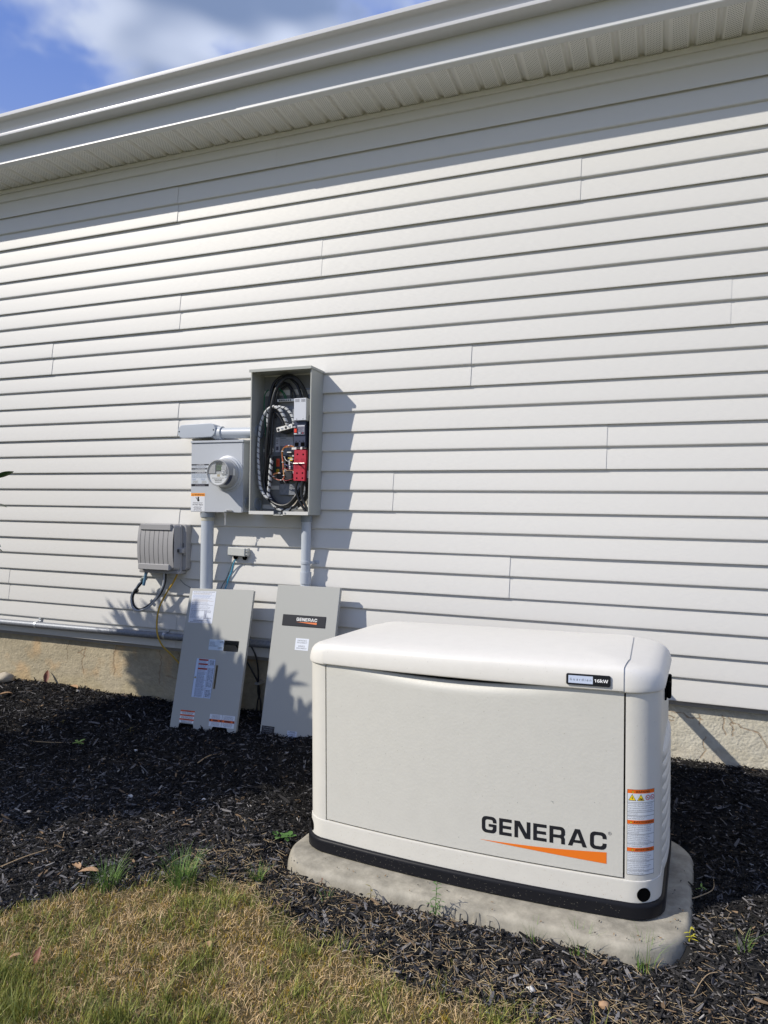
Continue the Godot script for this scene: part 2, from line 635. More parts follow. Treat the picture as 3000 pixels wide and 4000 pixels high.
# ground height
func lie(x: float, z: float) -> float:
	var t := clampf((x + 2.6) / 2.6, 0, 1)
	var g0 := -0.328 + 0.06 * t
	var s := 0.105 + 0.027 * clampf((x + 1.5) / 1.5, 0, 1)
	var zz := clampf(z, 0.0, 2.6)
	var far := maxf(z - 2.6, 0.0)
	return g0 - zz * s - 0.01 * minf(far, 30.0)

func rough_lie(x: float, z: float) -> float:
	var b := soft.get_noise_2d(x * 1.0, z * 1.0) * 0.016 + soft.get_noise_2d(x * 4.3 + 50, z * 4.3) * 0.015 + soft.get_noise_2d(x * 14.0 + 9, z * 14.0) * 0.006
	var edge := smoothstep01(z / 0.08) if z > 0 else 0.0
	var mound := 0.03 * exp(-pow((z - 0.10) / 0.10, 2)) * smoothstep01((-2.5 - x) / 0.4) * (0.5 + 0.8 * soft.get_noise_2d(x * 2.4, 7.0))
	var y := lie(x, z) + b * (0.4 + 0.6 * edge) + mound
	# the bed is scooped a little round the pad
	if z < 2.2 and z > 0.0 and x > -1.9 and x < 0.8:
		var q := pad_inv * Vector3(x, y, z)
		var away := Vector2(maxf(absf(q.x - 0.016) - 0.62, 0.0), maxf(maxf(q.z - 0.090, -0.60 - q.z), 0.0)).length() - 0.072
		var rim := (pad_at * Vector3(q.x, 0, q.z)).y - 0.048 + 0.020 * smoothstep01((-0.25 - q.x) / 0.4) + 0.020 * smoothstep01((q.x - 0.22) / 0.3) + b * 0.25
		y = minf(y, rim + maxf(away, 0.0) * 0.32) if away > -0.03 else minf(y, rim - 0.03)
	return y

const EDGE := [[-8.0, 3.0], [-4.0, 2.45], [-2.5, 2.2], [-1.95, 1.95], [-1.83, 1.72], [-1.70, 1.56], [-1.575, 1.52], [-1.45, 1.45], [-1.30, 1.385], [-1.195, 1.38], [-1.03, 1.49], [-0.84, 1.53], [-0.66, 1.58], [-0.51, 1.60], [-0.246, 1.60], [0.0, 1.64], [0.5, 1.68], [2.0, 1.75], [8.0, 2.0]]
func bed_edge(x: float) -> float:
	for i in EDGE.size() - 1:
		if x <= EDGE[i + 1][0]:
			return lerpf(EDGE[i][1], EDGE[i + 1][1], clampf((x - EDGE[i][0]) / (EDGE[i + 1][0] - EDGE[i][0]), 0, 1))
	return EDGE[EDGE.size() - 1][1]

# ------------------------------------------------------------------ main
func _ready() -> void:
	# camera: a phone held at chest height, its lens a little below the middle of the picture
	var cam := Camera3D.new()
	cam.name = "camera"
	add_child(cam)
	cam.transform = Transform3D(Basis(Vector3.UP, 0.3744975) * Basis(Vector3.RIGHT, -0.0292529) * Basis(Vector3.BACK, 0.0222690), Vector3(0, 0.75441, 3.33393))
	cam.set_frustum(0.05 * 4000.0 / 2739.47, Vector2(0, 0.05 * 120.6 / 2739.47), 0.05, 400.0)
	cam.current = true
	# sky, sun, exposure
	soft.frequency = 1.0
	soft.seed = 3
	soft.fractal_octaves = 3
	var env := Environment.new()
	env.background_mode = Environment.BG_SKY
	env.sky = Sky.new()
	var pan := PanoramaSkyMaterial.new()
	pan.panorama = ImageTexture.create_from_image(sky_image())
	pan.energy_multiplier = 1.3
	env.sky.sky_material = pan
	env.tonemap_mode = Environment.TONE_MAPPER_LINEAR
	env.tonemap_exposure = 1.02
	env.sdfgi_enabled = true
	env.ssao_enabled = true
	env.ssil_enabled = true
	var we := WorldEnvironment.new()
	we.name = "environment"
	we.environment = env
	add_child(we)
	var sun := DirectionalLight3D.new()
	sun.name = "sun"
	add_child(sun)
	sun.look_at_from_position(Vector3.ZERO, Vector3(SLOPE_A, -SLOPE_B, -1.0), Vector3.UP)
	sun.light_color = Color(1.0, 0.972, 0.925)
	sun.light_energy = 1.40
	sun.light_angular_distance = 0.53
	sun.shadow_enabled = true

	rng.seed = 11
	bold = SystemFont.new(); bold.font_names = PackedStringArray(["Droid Sans"]); bold.font_weight = 700
	plain = SystemFont.new(); plain.font_names = PackedStringArray(["Droid Sans"])
	make_materials()
	build_ground()
	build_house()
	build_pad()
	build_generator()
	build_transfer_switch()
	build_meter_box()
	build_conduits()
	build_telecom()
	build_covers()
	build_cables()
	build_shrub()
	build_small_plants()
	build_litter()
	build_mulch()
	build_lawn()

func sky_image() -> Image:
	var w := 2048
	var h := 1024
	var n := FastNoiseLite.new()
	n.noise_type = FastNoiseLite.TYPE_SIMPLEX_SMOOTH
	n.frequency = 0.55; n.fractal_octaves = 7; n.fractal_gain = 0.57; n.seed = 40
	var n2 := FastNoiseLite.new()
	n2.frequency = 0.9; n2.fractal_octaves = 3; n2.seed = 8
	var data := PackedFloat32Array()
	data.resize(w * h * 3)
	for y in h:
		var el := PI * (0.5 - (y + 0.5) / h)
		var up := sin(el)
		for x in w:
			var az := TAU * ((x + 0.5) / w - 0.5)
			var col := Vector3(0.19, 0.19, 0.17)
			if up > -0.02:
				var t := pow(1.0 - clampf(up, 0, 1), 2.2)
				col = Vector3(0.040, 0.120, 0.43).lerp(Vector3(0.46, 0.56, 0.78), t)
				var d := Vector2(sin(az), -cos(az)) * cos(el) / maxf(up, 0.06)
				var f := n.get_noise_3d(d.x * 2.3 + 3.1, d.y * 2.3 - 1.7, 0.0) + 0.3 * n.get_noise_3d(d.x * 7.0, d.y * 7.0, 5.0)
				var cover := smoothstep01((f + 0.24) / 0.50)
				var thick := smoothstep01((n2.get_noise_3d(d.x * 2.2, d.y * 2.2, 2.0) + 0.32) / 0.6)
				var sunward := maxf(0.0, (-SLOPE_A * sin(az) * cos(el) + SLOPE_B * up - cos(az) * cos(el)) / 2.05)
				var cloud := Vector3(0.47, 0.52, 0.63).lerp(Vector3(0.15, 0.20, 0.31), thick * cover) * (1.0 + 0.9 * sunward * sunward)
				col = col.lerp(cloud, cover * 0.88)
				if up < 0.02:
					col = Vector3(0.19, 0.19, 0.17).lerp(col, (up + 0.02) / 0.04)
			var i := (y * w + x) * 3
			data[i] = col.x; data[i + 1] = col.y; data[i + 2] = col.z
	return Image.create_from_data(w, h, false, Image.FORMAT_RGBF, data.to_byte_array())

# ------------------------------------------------------------------ ground
func grid_line(lo: float, hi: float, step: float, far: float) -> PackedFloat32Array:
	var o := PackedFloat32Array()
	var x := far
	var outs := []
	var d := step
	x = lo
	while x > -far:
		d *= 1.35
		x -= d
		outs.append(x)
	outs.reverse()
	for q in outs: o.append(q)
	x = lo
	while x < hi:
		o.append(x)
		x += step
	d = step
	while x < far:
		o.append(x)
		d *= 1.35
		x += d
	return o

func build_ground() -> void:
	var xs := grid_line(-4.6, 1.4, 0.03, 220.0)
	var zs := grid_line(-0.06, 2.6, 0.03, 220.0)
	var verts := PackedVector3Array()
	var cols := PackedColorArray()
	var nx := xs.size()
	for z in zs:
		for x in xs:
			verts.append(Vector3(x, rough_lie(x, z), z))
			var lawn := smoothstep01((z - bed_edge(x) + 0.03) / 0.08)
			var k := soft.get_noise_2d(x * 2.0, z * 2.0) * 0.5 + 0.5
			var bed := Color(0.010, 0.0095, 0.0095)
			var turf := Color(0.10, 0.070, 0.030).lerp(Color(0.085, 0.070, 0.022), k).lerp(Color(0.24, 0.23, 0.12), smoothstep01((z - 2.4) / 1.5))
			cols.append(bed.lerp(turf, lawn))
	var norm := PackedVector3Array()
	norm.resize(verts.size())
	var idx := PackedInt32Array()
	for j in zs.size() - 1:
		for i in nx - 1:
			var a := j * nx + i
			idx.append_array(PackedInt32Array([a, a + 1, a + nx + 1, a, a + nx + 1, a + nx]))
	for j in zs.size():
		for i in nx:
			var l := verts[j * nx + maxi(i - 1, 0)]
			var r := verts[j * nx + mini(i + 1, nx - 1)]
			var b := verts[maxi(j - 1, 0) * nx + i]
			var f := verts[mini(j + 1, zs.size() - 1) * nx + i]
			norm[j * nx + i] = (f - b).cross(r - l).normalized()
	var arr := []; arr.resize(Mesh.ARRAY_MAX)
	arr[Mesh.ARRAY_VERTEX] = verts
	arr[Mesh.ARRAY_NORMAL] = norm
	arr[Mesh.ARRAY_COLOR] = cols
	arr[Mesh.ARRAY_INDEX] = idx
	var m := ArrayMesh.new()
	m.add_surface_from_arrays(Mesh.PRIMITIVE_TRIANGLES, arr)
	var o := part("ground", m, M.ground, self)
	tag(o, "sloping ground of the planting bed and lawn by the house", "", "", "structure")

# ------------------------------------------------------------------ house
func siding_profile() -> PackedVector2Array:
	# lower course ends in the open lock, the upper one in a folded butt
	var p := PackedVector2Array()
	var y := 0.0
	p.append_array(PackedVector2Array([Vector2(0.0022, y + 0.0110), Vector2(0.0105, y + 0.0095), Vector2(0.0122, y + 0.0012), Vector2(0.0136, y + 0.0002), Vector2(0.0152, y + 0.0008), Vector2(0.0160, y + 0.0030), Vector2(0.0156, y + 0.0080), Vector2(0.0142, y + 0.022), Vector2(0.0105, y + 0.052), Vector2(0.0062, y + 0.084), Vector2(0.0030, y + COURSE - 0.0010)]))
	y = COURSE
	p.append_array(PackedVector2Array([Vector2(0.0050, y - 0.0002), Vector2(0.0115, y + 0.0012), Vector2(0.0140, y + 0.0030), Vector2(0.0152, y + 0.0055), Vector2(0.0154, y + 0.0090), Vector2(0.0140, y + 0.024), Vector2(0.0104, y + 0.052), Vector2(0.0060, y + 0.084), Vector2(0.0022, y + COURSE), Vector2(0.0018, y + COURSE + 0.012)]))
	return p

func build_house() -> void:
	var h := thing("house", "single storey house wall with off-white vinyl siding, white eave and stucco foundation", "house")
	var X0 := -8.0
	var X1 := 5.0
	var mb := MB.new()
	mb.box(Vector3(X0, -0.02, -0.16), Vector3(X1, 3.05, -0.001))
	mb.box(Vector3(X0, -0.02, -8.0), Vector3(X0 + 0.12, 3.05, -0.16))
	mb.box(Vector3(X1 - 0.12, -0.02, -8.0), Vector3(X1, 3.05, -0.16))
	mb.box(Vector3(X0 + 0.12, -0.02, -8.0), Vector3(X1 - 0.12, 3.05, -7.88))
	part("wall_core", mb, M.core, h)
	build_foundation(h, X0, X1)
	# siding panels, two courses each, lapped where the photograph shows a joint
	var joints := [[-6.24, -2.583, 1.07], [-4.9, -3.9, 1.9], [-4.31, -0.66, 2.99], [-6.22, -2.573, 1.08], [-4.91, -1.263, 2.39], [-3.89 - 0.3, -0.236, 3.41], [-6.24, -2.59, 1.07], [-4.52, -0.874, 2.78], [-3.547, 0.25, 3.9], [-6.23, -2.587, 1.07], [-5.34, -1.691, 1.96], [-4.03 - 0.2, -0.385, 3.26], [-6.26, -2.613, 1.04], [-5.6, -1.977, 1.67]]
	var prof := siding_profile()
	for m in 14:
		var ends = [X0] + joints[m] + [X1]
		for s in ends.size() - 1:
			var a: float = ends[s] - (0.022 if s > 0 else 0.0)
			var b: float = ends[s + 1]
			var q := MB.new()
			var wob := rng.randf_range(-0.0006, 0.0006)
			var sh := PackedVector2Array()
			for p in prof: sh.append(Vector2(p.x + wob, p.y + m * COURSE * 2))
			# long panels get a slight waviness along their length
			var cuts := maxi(1, roundi((b - a) / 0.45))
			var last := 0.0
			for i in cuts:
				var u0 := lerpf(a, b, float(i) / cuts)
				var u1 := lerpf(a, b, float(i + 1) / cuts)
				var d0 := 0.0020 * (u0 - a) / (b - a) + 0.0007 * soft.get_noise_2d(u0 * 1.3, m * 9.0)
				var d1 := 0.0020 * (u1 - a) / (b - a) + 0.0007 * soft.get_noise_2d(u1 * 1.3, m * 9.0)
				sweep_x(q, sh, u0, u1, false, d0, d1)
				last = d1
			for i in range(1, sh.size() - 1):                  # the cut end of the panel
				var e := Vector3(b, sh[i].y, sh[i].x + last)
				var f := Vector3(b, sh[i + 1].y, sh[i + 1].x + last)
				q.quad(e, e + Vector3(0, 0, -0.0013), f + Vector3(0, 0, -0.0013), f)
			part("siding_panel", q, M["siding_%d" % (rng.randi() % 3)], h, 30.0)
	# channel under the soffit
	mb = MB.new()
	sweep_x(mb, PackedVector2Array([Vector2(0.012, 2.7925), Vector2(0.021, 2.7925), Vector2(0.0225, 2.794), Vector2(0.0225, 2.7985), Vector2(0.0185, 2.8005), Vector2(0.0185, 2.8165), Vector2(0.012, 2.8165)]), X0, X1)
	part("soffit_channel", mb, M.trim, h, 20.0)
	# soffit panels: three vented lands and three grooves each
	var pitch := COURSE
	var x := -7.975 + 0.011
	while x < X1 - 0.31:
		var flat := MB.new()
		var deep := MB.new()
		for k in 3:
			var a := x + k * pitch
			var l0 := a + 0.0165
			var l1 := a + 0.0855
			var r := func(x0: float, x1: float, y0: float, y1: float, into: MB) -> void:
				into.quad(Vector3(x0, y0, 0.004), Vector3(x1, y1, 0.004), Vector3(x1, y1, 0.2555), Vector3(x0, y0, 0.2555))
			var g := 0.008 if k == 2 else 0.0
			r.call(l0, l0 + 0.006, 2.8200, 2.8200, deep)
			r.call(l1 - 0.006, l1, 2.8200, 2.8200, deep)
			flat.quad(Vector3(l0 + 0.006, 2.82, 0.004), Vector3(l1 - 0.006, 2.82, 0.004), Vector3(l1 - 0.006, 2.82, 0.225), Vector3(l0 + 0.006, 2.82, 0.225), Vector2(0, 0), Vector2(0.057 / 0.0118, 0), Vector2(0.057 / 0.0118, 0.221 / 0.0122), Vector2(0, 0.221 / 0.0122))
			deep.quad(Vector3(l0 + 0.006, 2.82, 0.225), Vector3(l1 - 0.006, 2.82, 0.225), Vector3(l1 - 0.006, 2.82, 0.2555), Vector3(l0 + 0.006, 2.82, 0.2555))
			r.call(l1, l1 + 0.010 - g * 0.6, 2.82, 2.8360, deep)
			r.call(l1 + 0.010 - g * 0.6, l1 + 0.0226, 2.8360, 2.8360 if k < 2 else 2.8265, deep)
			if k == 2:
				r.call(l1 + 0.0226, l1 + 0.0228, 2.8265, 2.8225, deep)
				r.call(l1 + 0.0228, l1 + 0.0326, 2.8225, 2.82, deep)
			else:
				r.call(l1 + 0.0226, l1 + 0.0326, 2.8360, 2.82, deep)
		var am := flat.commit(0.0)
		deep.commit(0.0, am)
		am.surface_set_material(0, M.soffit_vent)
		am.surface_set_material(1, M.soffit)
		var o := MeshInstance3D.new()
		o.name = "soffit_panel"
		o.mesh = am
		h.add_child(o, true)
		x += pitch * 3
	# fascia boards with a folded return under the soffit edge
	for e in [[X0, -2.045, 0.0], [-2.062, X1, 0.0016]]:
		mb = MB.new()
		var d: float = e[2]
		sweep_x(mb, PackedVector2Array([Vector2(0.228, 2.8192), Vector2(0.228, 2.8182 - d), Vector2(0.2615 + d, 2.8176 - d), Vector2(0.2652 + d, 2.8166 - d), Vector2(0.2668 + d, 2.8182), Vector2(0.2652 + d, 2.8230), Vector2(0.2648 + d, 2.936), Vector2(0.2555, 2.936), Vector2(0.2555, 2.8192)]), e[0], e[1], true)
		part("fascia_board", mb, M.fascia, h, 25.0)
	# the gutter
	mb = MB.new()
	var gp := PackedVector2Array([Vector2(0.2676, 3.035), Vector2(0.2676, 2.9262), Vector2(0.2694, 2.9244), Vector2(0.3400, 2.9244), Vector2(0.3426, 2.9250), Vector2(0.3436, 2.9270), Vector2(0.3436, 2.9392), Vector2(0.3428, 2.9408), Vector2(0.3315, 2.9418), Vector2(0.3310, 2.9500), Vector2(0.3328, 2.9620), Vector2(0.3385, 2.9750), Vector2(0.3445, 2.9830), Vector2(0.3475, 2.9890), Vector2(0.3505, 2.9950), Vector2(0.3585, 3.0000), Vector2(0.3690, 3.0035), Vector2(0.3755, 3.0050), Vector2(0.3790, 3.0062), Vector2(0.3800, 3.0085), Vector2(0.3800, 3.0240), Vector2(0.3785, 3.0260), Vector2(0.3690, 3.0260), Vector2(0.3680, 3.0250), Vector2(0.3680, 3.0160)])
	sweep_x(mb, gp, X0 - 0.02, X1 + 0.02)
	var inner := PackedVector2Array()
	for p in gp: inner.append(Vector2(p.x + (0.0012 if p.x < 0.3 else -0.0012), p.y + 0.0012))
	inner.reverse()
	sweep_x(mb, inner, X0 - 0.02, X1 + 0.02)
	part("gutter", mb, M.gutter, h, 32.0)
	# roof
	mb = MB.new()
	sweep_x(mb, PackedVector2Array([Vector2(0.2555, 2.936), Vector2(0.2630, 3.028), Vector2(0.295, 3.036), Vector2(0.295, 3.046), Vector2(0.24, 3.06), Vector2(-4.0, 4.82), Vector2(-8.3, 3.0), Vector2(-8.3, 2.95), Vector2(-4.0, 4.68), Vector2(0.20, 2.93)]), X0 - 0.25, X1 + 0.25, true)
	part("roof", mb, M.roof, h, 20.0)

func build_foundation(h: Node3D, X0: float, X1: float) -> void:
	var w := 2048
	var hh := 256
	var x0 := -4.6
	var span := 6.0
	var y0 := -0.55
	var ys := 0.56
	var n := FastNoiseLite.new(); n.frequency = 1.0; n.fractal_octaves = 4; n.seed = 12
	var sw := FastNoiseLite.new(); sw.frequency = 1.0; sw.fractal_octaves = 3; sw.seed = 77
	sw.domain_warp_enabled = true; sw.domain_warp_amplitude = 0.6; sw.domain_warp_frequency = 1.6
	var im := Image.create(w, hh, false, Image.FORMAT_RGB8)
	var height := Image.create(w, hh, false, Image.FORMAT_RGB8)
	var px := PackedByteArray(); px.resize(w * hh * 3)
	var hp := PackedByteArray(); hp.resize(w * hh * 3)
	for y in hh:
		var wy := y0 + ys * (1.0 - float(y) / hh)
		for x in w:
			var wx := x0 + span * x / w
			var k := n.get_noise_2d(wx * 2.2, wy * 4.0)
			var f := n.get_noise_2d(wx * 24.0, wy * 24.0)
			var s := n.get_noise_2d(wx * 3.2 + 40.0, wy * 3.2)
			var left := smoothstep01((-1.4 - wx) / 0.8)
			var c := Color(0.775, 0.755, 0.69).lerp(Color(0.70, 0.655, 0.555), left)
			c = c.lerp(Color(0.60, 0.565, 0.48), clampf(0.45 + k * 1.4, 0, 1) * (0.25 + 0.4 * left))
			c = c.lerp(Color(0.82, 0.63, 0.42), clampf((s - 0.12) * 2.6, 0, 1) * (0.08 + 0.26 * left))
			c = c.lerp(Color(0.84, 0.76, 0.56), clampf((-0.22 - wy) * 6.0 + k, 0, 1) * 0.35)
			var g := 1.0 + f * 0.07
			var i := (y * w + x) * 3
			px[i] = clampi(int(c.r * g * 255), 0, 255); px[i + 1] = clampi(int(c.g * g * 255), 0, 255); px[i + 2] = clampi(int(c.b * g * 255), 0, 255)
			var e := 0.5 + 0.30 * sw.get_noise_2d(wx * 13.0, wy * 22.0) + 0.22 * n.get_noise_2d(wx * 60.0, wy * 60.0)
			var b := clampi(int(e * 255), 0, 255)
			hp[i] = b; hp[i + 1] = b; hp[i + 2] = b
	im = Image.create_from_data(w, hh, false, Image.FORMAT_RGB8, px)
	height = Image.create_from_data(w, hh, false, Image.FORMAT_RGB8, hp)
	# hairline cracks, some with rust beside them: [x, y, steps, direction in degrees]
	var cr := RandomNumberGenerator.new(); cr.seed = 5
	var cracks := [[-3.42, -0.02, 60, -92], [-3.30, -0.06, 70, -84], [-3.05, -0.02, 80, -92], [-3.36, -0.10, 22, 8], [-3.30, -0.12, 22, 175], [-2.735, -0.03, 85, -91], [-2.69, -0.178, 40, -3], [-2.60, -0.03, 45, -90], [-2.22, -0.06, 60, -88],
		[0.06, -0.055, 34, -8], [0.13, -0.075, 22, -5], [0.185, -0.055, 20, -70], [0.09, -0.085, 16, 170], [0.275, -0.05, 36, -92], [0.30, -0.055, 14, -60], [0.315, -0.075, 34, -16], [0.40, -0.10, 34, -42], [0.31, -0.075, 26, -95], [0.215, -0.15, 44, -91], [0.02, -0.10, 20, -2]]
	for q in cracks:
		var p := Vector2((q[0] - x0) / span * w, (1.0 - (q[1] - y0) / ys) * hh)
		var a := deg_to_rad(-q[3])
		var rust: bool = q[0] > 0 or cr.randf() < 0.5
		for i in q[2]:
			a = lerp_angle(a, deg_to_rad(-q[3]), 0.3) + cr.randf_range(-0.45, 0.45)
			p += Vector2(cos(a), sin(a)) * 1.15
			var ix := int(p.x)
			var iy := int(p.y)
			if ix < 1 or iy < 1 or ix > w - 2 or iy > hh - 2: continue
			im.set_pixel(ix, iy, im.get_pixel(ix, iy).lerp(Color(0.36, 0.29, 0.21), 0.5))
			height.set_pixel(ix, iy, Color(0.05, 0.05, 0.05))
			if rust:
				for d in [Vector2i(1, 0), Vector2i(-1, 0), Vector2i(0, 1)]:
					var was := im.get_pixel(ix + d.x, iy + d.y)
					im.set_pixel(ix + d.x, iy + d.y, was.lerp(Color(0.62, 0.44, 0.30), 0.16))
	height.bump_map_to_normal_map(3.0)
	var m := mat(1, 1, 1, 0.92)
	m.albedo_texture = ImageTexture.create_from_image(im)
	m.normal_enabled = true
	m.normal_texture = ImageTexture.create_from_image(height)
	m.normal_scale = 0.75
	var mb := MB.new()
	var top := 0.008
	var face := func(a: float, b: float, u0: float, u1: float) -> void:
		mb.quad(Vector3(a, y0, -0.03), Vector3(b, y0, -0.03), Vector3(b, top, -0.03), Vector3(a, top, -0.03), Vector2(u0, 1), Vector2(u1, 1), Vector2(u1, 0), Vector2(u0, 0))
	face.call(X0, x0, 0.43, 1.0)
	face.call(x0, x0 + span, 0.0, 1.0)
	face.call(x0 + span, X1, 0.0, (X1 - x0 - span) / span)
	mb.box(Vector3(X0, -1.6, -0.2), Vector3(X1, y0, -0.031))
	mb.quad(Vector3(X0, top, -0.03), Vector3(X1, top, -0.03), Vector3(X1, top, -0.17), Vector3(X0, top, -0.17), Vector2(0.5, 0.1), Vector2(0.5, 0.1), Vector2(0.5, 0.1), Vector2(0.5, 0.1))
	mb.box(Vector3(X0, -1.6, -8.0), Vector3(X1, -0.021, -0.2))
	part("foundation", mb, m, h, 0.0)

# ------------------------------------------------------------------ generator and pad
func unit_place() -> Transform3D:
	return Transform3D(Basis(Vector3.UP, -0.0559) * Basis(Vector3.BACK, 0.0233) * Basis(Vector3.RIGHT, 0.0067), Vector3(-0.5673, -0.4103, 1.1335))

func build_pad() -> void:
	var p := thing("concrete_pad", "weathered concrete equipment pad with rounded corners under the generator", "concrete pad", unit_place())
	var mb := MB.new()
	var rings := []
	for e in [[-0.17, 0.024], [-0.10, 0.019], [-0.055, 0.0135], [-0.030, 0.0085], [-0.016, 0.0042], [-0.010, 0.0016], [-0.0055, -0.003], [-0.0022, -0.0075], [-0.0008, -0.014], [-0.0004, -0.03], [-0.0004, -0.2]]:
		var d: float = e[1]
		var r := ring(outline(0.666 + d, 0.140 + d, -0.66 - d, maxf(0.19 + d, 0.02), 0.0, 40, 12), e[0])
		for i in r.size(): r[i].x += 0.016
		rings.append(r)
	mb.loft(rings, false, true)
	for i in mb.v.size():
		var q := mb.v[i]
		mb.v[i] = q + Vector3(0, 0.0006 * soft.get_noise_2d(q.x * 3.0, q.z * 3.0) - 0.0016, 0.0012 * soft.get_noise_2d(q.x * 4.0, q.y * 3.0))
	part("slab", mb, M.concrete, p, 45.0)
	# raised word cast into the front face
	var x := -0.103
	for ch in "GENPAD":
		var t := tris_of(ch, true)
		var b := bounds(t)
		var q := MB.new()
		var k := 0.064 / b.size.y
		var poly_front := 0.1580
		for i in range(0, t.size(), 3):
			var v3 := []
			for j in 3:
				v3.append(Vector3(x + (t[i + j].x - b.position.x) * k * 0.86, -0.0735 + (t[i + j].y - b.position.y) * k, poly_front))
			q.tri(v3[0], v3[1], v3[2])
			for j in 3:
				var a: Vector3 = v3[j]
				var d: Vector3 = v3[(j + 1) % 3]
				q.quad(a, d, d - Vector3(0, 0, 0.014), a - Vector3(0, 0, 0.014))
		q.bent(func(r: Vector3) -> Vector3: return r + Vector3(0, 0, -0.28 * maxf(r.y + 0.052, 0.0)))
		part("raised_letter", q, M.concrete, p, 0.0)
		x += b.size.x * k * 0.86 + 0.0045

func bow(x: float) -> float:
	return 0.026 * (1.0 - pow(clampf(x / 0.505, -1, 1), 2))

func build_generator() -> void:
	var g := thing("generator", "cream home standby generator with rounded lid and black base on the concrete pad", "generator", unit_place())
	var rc := 0.095
	# black base
	var mb := MB.new()
	var rings := []
	for e in [[0.0005, 0.009], [0.005, 0.0145], [0.036, 0.0145], [0.043, 0.0125], [0.0470, 0.008], [0.0485, 0.001], [0.0485, -0.02]]:
		var d: float = e[1]
		rings.append(ring(outline(0.600 + d, d, -0.60 - d, rc + d, 0.026), e[0]))
	mb.loft(rings)
	part("base", mb, M.rubber, g)
	# cream band above it
	mb = MB.new()
	rings = []
	for e in [[0.046, 0.0030], [0.106, 0.0030], [0.1115, 0.0020], [0.1130, -0.001], [0.1130, -0.03]]:
		var d: float = e[1]
		rings.append(ring(outline(0.600 + d, d, -0.60 - d, rc + d, 0.026), e[0]))
	mb.loft(rings)
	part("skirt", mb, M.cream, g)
	# corner posts, sides and back
	mb = MB.new()
	rings = []
	for y in [0.100, 0.2, 0.3, 0.4, 0.5, 0.6, 0.690]:
		rings.append(ring(outline(0.600, 0.0, -0.60, rc, 0.026, 40, 12), y))
	mb.loft(rings)
	part("housing", mb.clipped(func(q: Vector3) -> float: return (0.5058 - absf(q.x)) if q.z > -0.02 else -1.0), M.cream, g)
	# folded edges of the posts and the dark gap behind the door
	for s in [-1, 1]:
		mb = MB.new()
		mb.quad(Vector3(0.5058 * s, 0.100, -0.016), Vector3(0.5058 * s, 0.100, 0.0), Vector3(0.5058 * s, 0.69, 0.0), Vector3(0.5058 * s, 0.69, -0.016))
		part("post_edge", mb, M.cream, g)
	mb = MB.new()
	mb.quad(Vector3(-0.51, 0.095, -0.0155), Vector3(0.51, 0.095, -0.0155), Vector3(0.51, 0.70, -0.0155), Vector3(-0.51, 0.70, -0.0155))
	part("door_gap", mb, M.dark, g)
	# front door, its top edge dipped and rolled back to make a finger pull
	var dip := func(x: float) -> float:
		var t := clampf(absf(x + 0.03) / 0.46, 0, 1)
		return pow(cos(t * PI / 2), 1.6)
	mb = MB.new()
	var door := g
	var nx := 64
	var rows := [0.0, 0.03, 0.3, 0.6, 0.85, 0.90, 0.925, 0.945, 0.96, 0.975, 0.9875, 1.0]
	var grid := []
	for r in rows:
		var line := PackedVector3Array()
		for i in nx + 1:
			var x := lerpf(-0.5005, 0.5005, float(i) / nx)
			var s: float = dip.call(x)
			var ytop := 0.6745 - 0.0165 * s
			var y := lerpf(0.1185, ytop, r)
			var d := ytop - y
			var z := bow(x) + 0.0005 - 0.020 * s * pow(clampf(1.0 - d / 0.034, 0, 1), 2)
			line.append(Vector3(x, y, z))
		grid.append(line)
	for r in grid.size() - 1: mb.strip(grid[r], grid[r + 1], false)
	var back := func(l: PackedVector3Array) -> PackedVector3Array:
		var o := PackedVector3Array()
		for q in l: o.append(q + Vector3(0, 0, -0.013))
		return o
	mb.strip(back.call(grid[0]), grid[0], false)
	mb.strip(grid[grid.size() - 1], back.call(grid[grid.size() - 1]), false)
	for e in [0, nx]:
		var l := PackedVector3Array()
		for r in grid: l.append(r[e])
		if e == 0: mb.strip(l, back.call(l), false)
		else: mb.strip(back.call(l), l, false)
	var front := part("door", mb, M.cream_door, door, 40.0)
	# word mark
	var onto := func(q: Vector3) -> Vector3:
		var y := q.y + (q.x - 0.265) * 0.012
		return Vector3(q.x, y, bow(q.x) + 0.0009 + q.z)
	for l in word_mark(Vector2(0.0765, 0.1905), 0.378, 0.0525, 0.0, 0.0003):
		l.bent(onto)
		part("logo_letter", l, M.ink, front, 0.0)
	mb = MB.new()
	for i in 40:
		var p := []
		for t in [i / 40.0, (i + 1) / 40.0]:
			var x := lerpf(0.0725, 0.4547, t)
			p.append(Vector3(x, lerpf(0.1655, 0.1500, t), 0.0002))
			p.append(Vector3(x, lerpf(0.1660, 0.1845, t) - 0.0035 * sin(t * PI), 0.0002))
		mb.quad(p[0], p[2], p[3], p[1])
	mb.bent(onto)
	part("logo_swoosh", mb, M.orange, front, 0.0)
	mb = MB.new()
	var rr := MB.new()
	for i in 20:
		var a := TAU * i / 20
		var b := TAU * (i + 1) / 20
		var c := Vector3(0.4635, 0.2425, 0.0003)
		mb.quad(c + Vector3(cos(a), sin(a), 0) * 0.0042, c + Vector3(cos(a), sin(a), 0) * 0.0049, c + Vector3(cos(b), sin(b), 0) * 0.0049, c + Vector3(cos(b), sin(b), 0) * 0.0042)
	var t3 := tris_of("R", false)
	var bb := bounds(t3)
	var kk := 0.0050 / bb.size.y
	for i in range(0, t3.size(), 3):
		var c := Vector3(0.4635 - bb.size.x * kk * 0.5, 0.2425 - 0.0025, 0.0003)
		var v3 := []
		for j in 3: v3.append(c + Vector3((t3[i + j].x - bb.position.x) * kk, (t3[i + j].y - bb.position.y) * kk, 0))
		mb.tri(v3[0], v3[1], v3[2])
	mb.bent(onto)
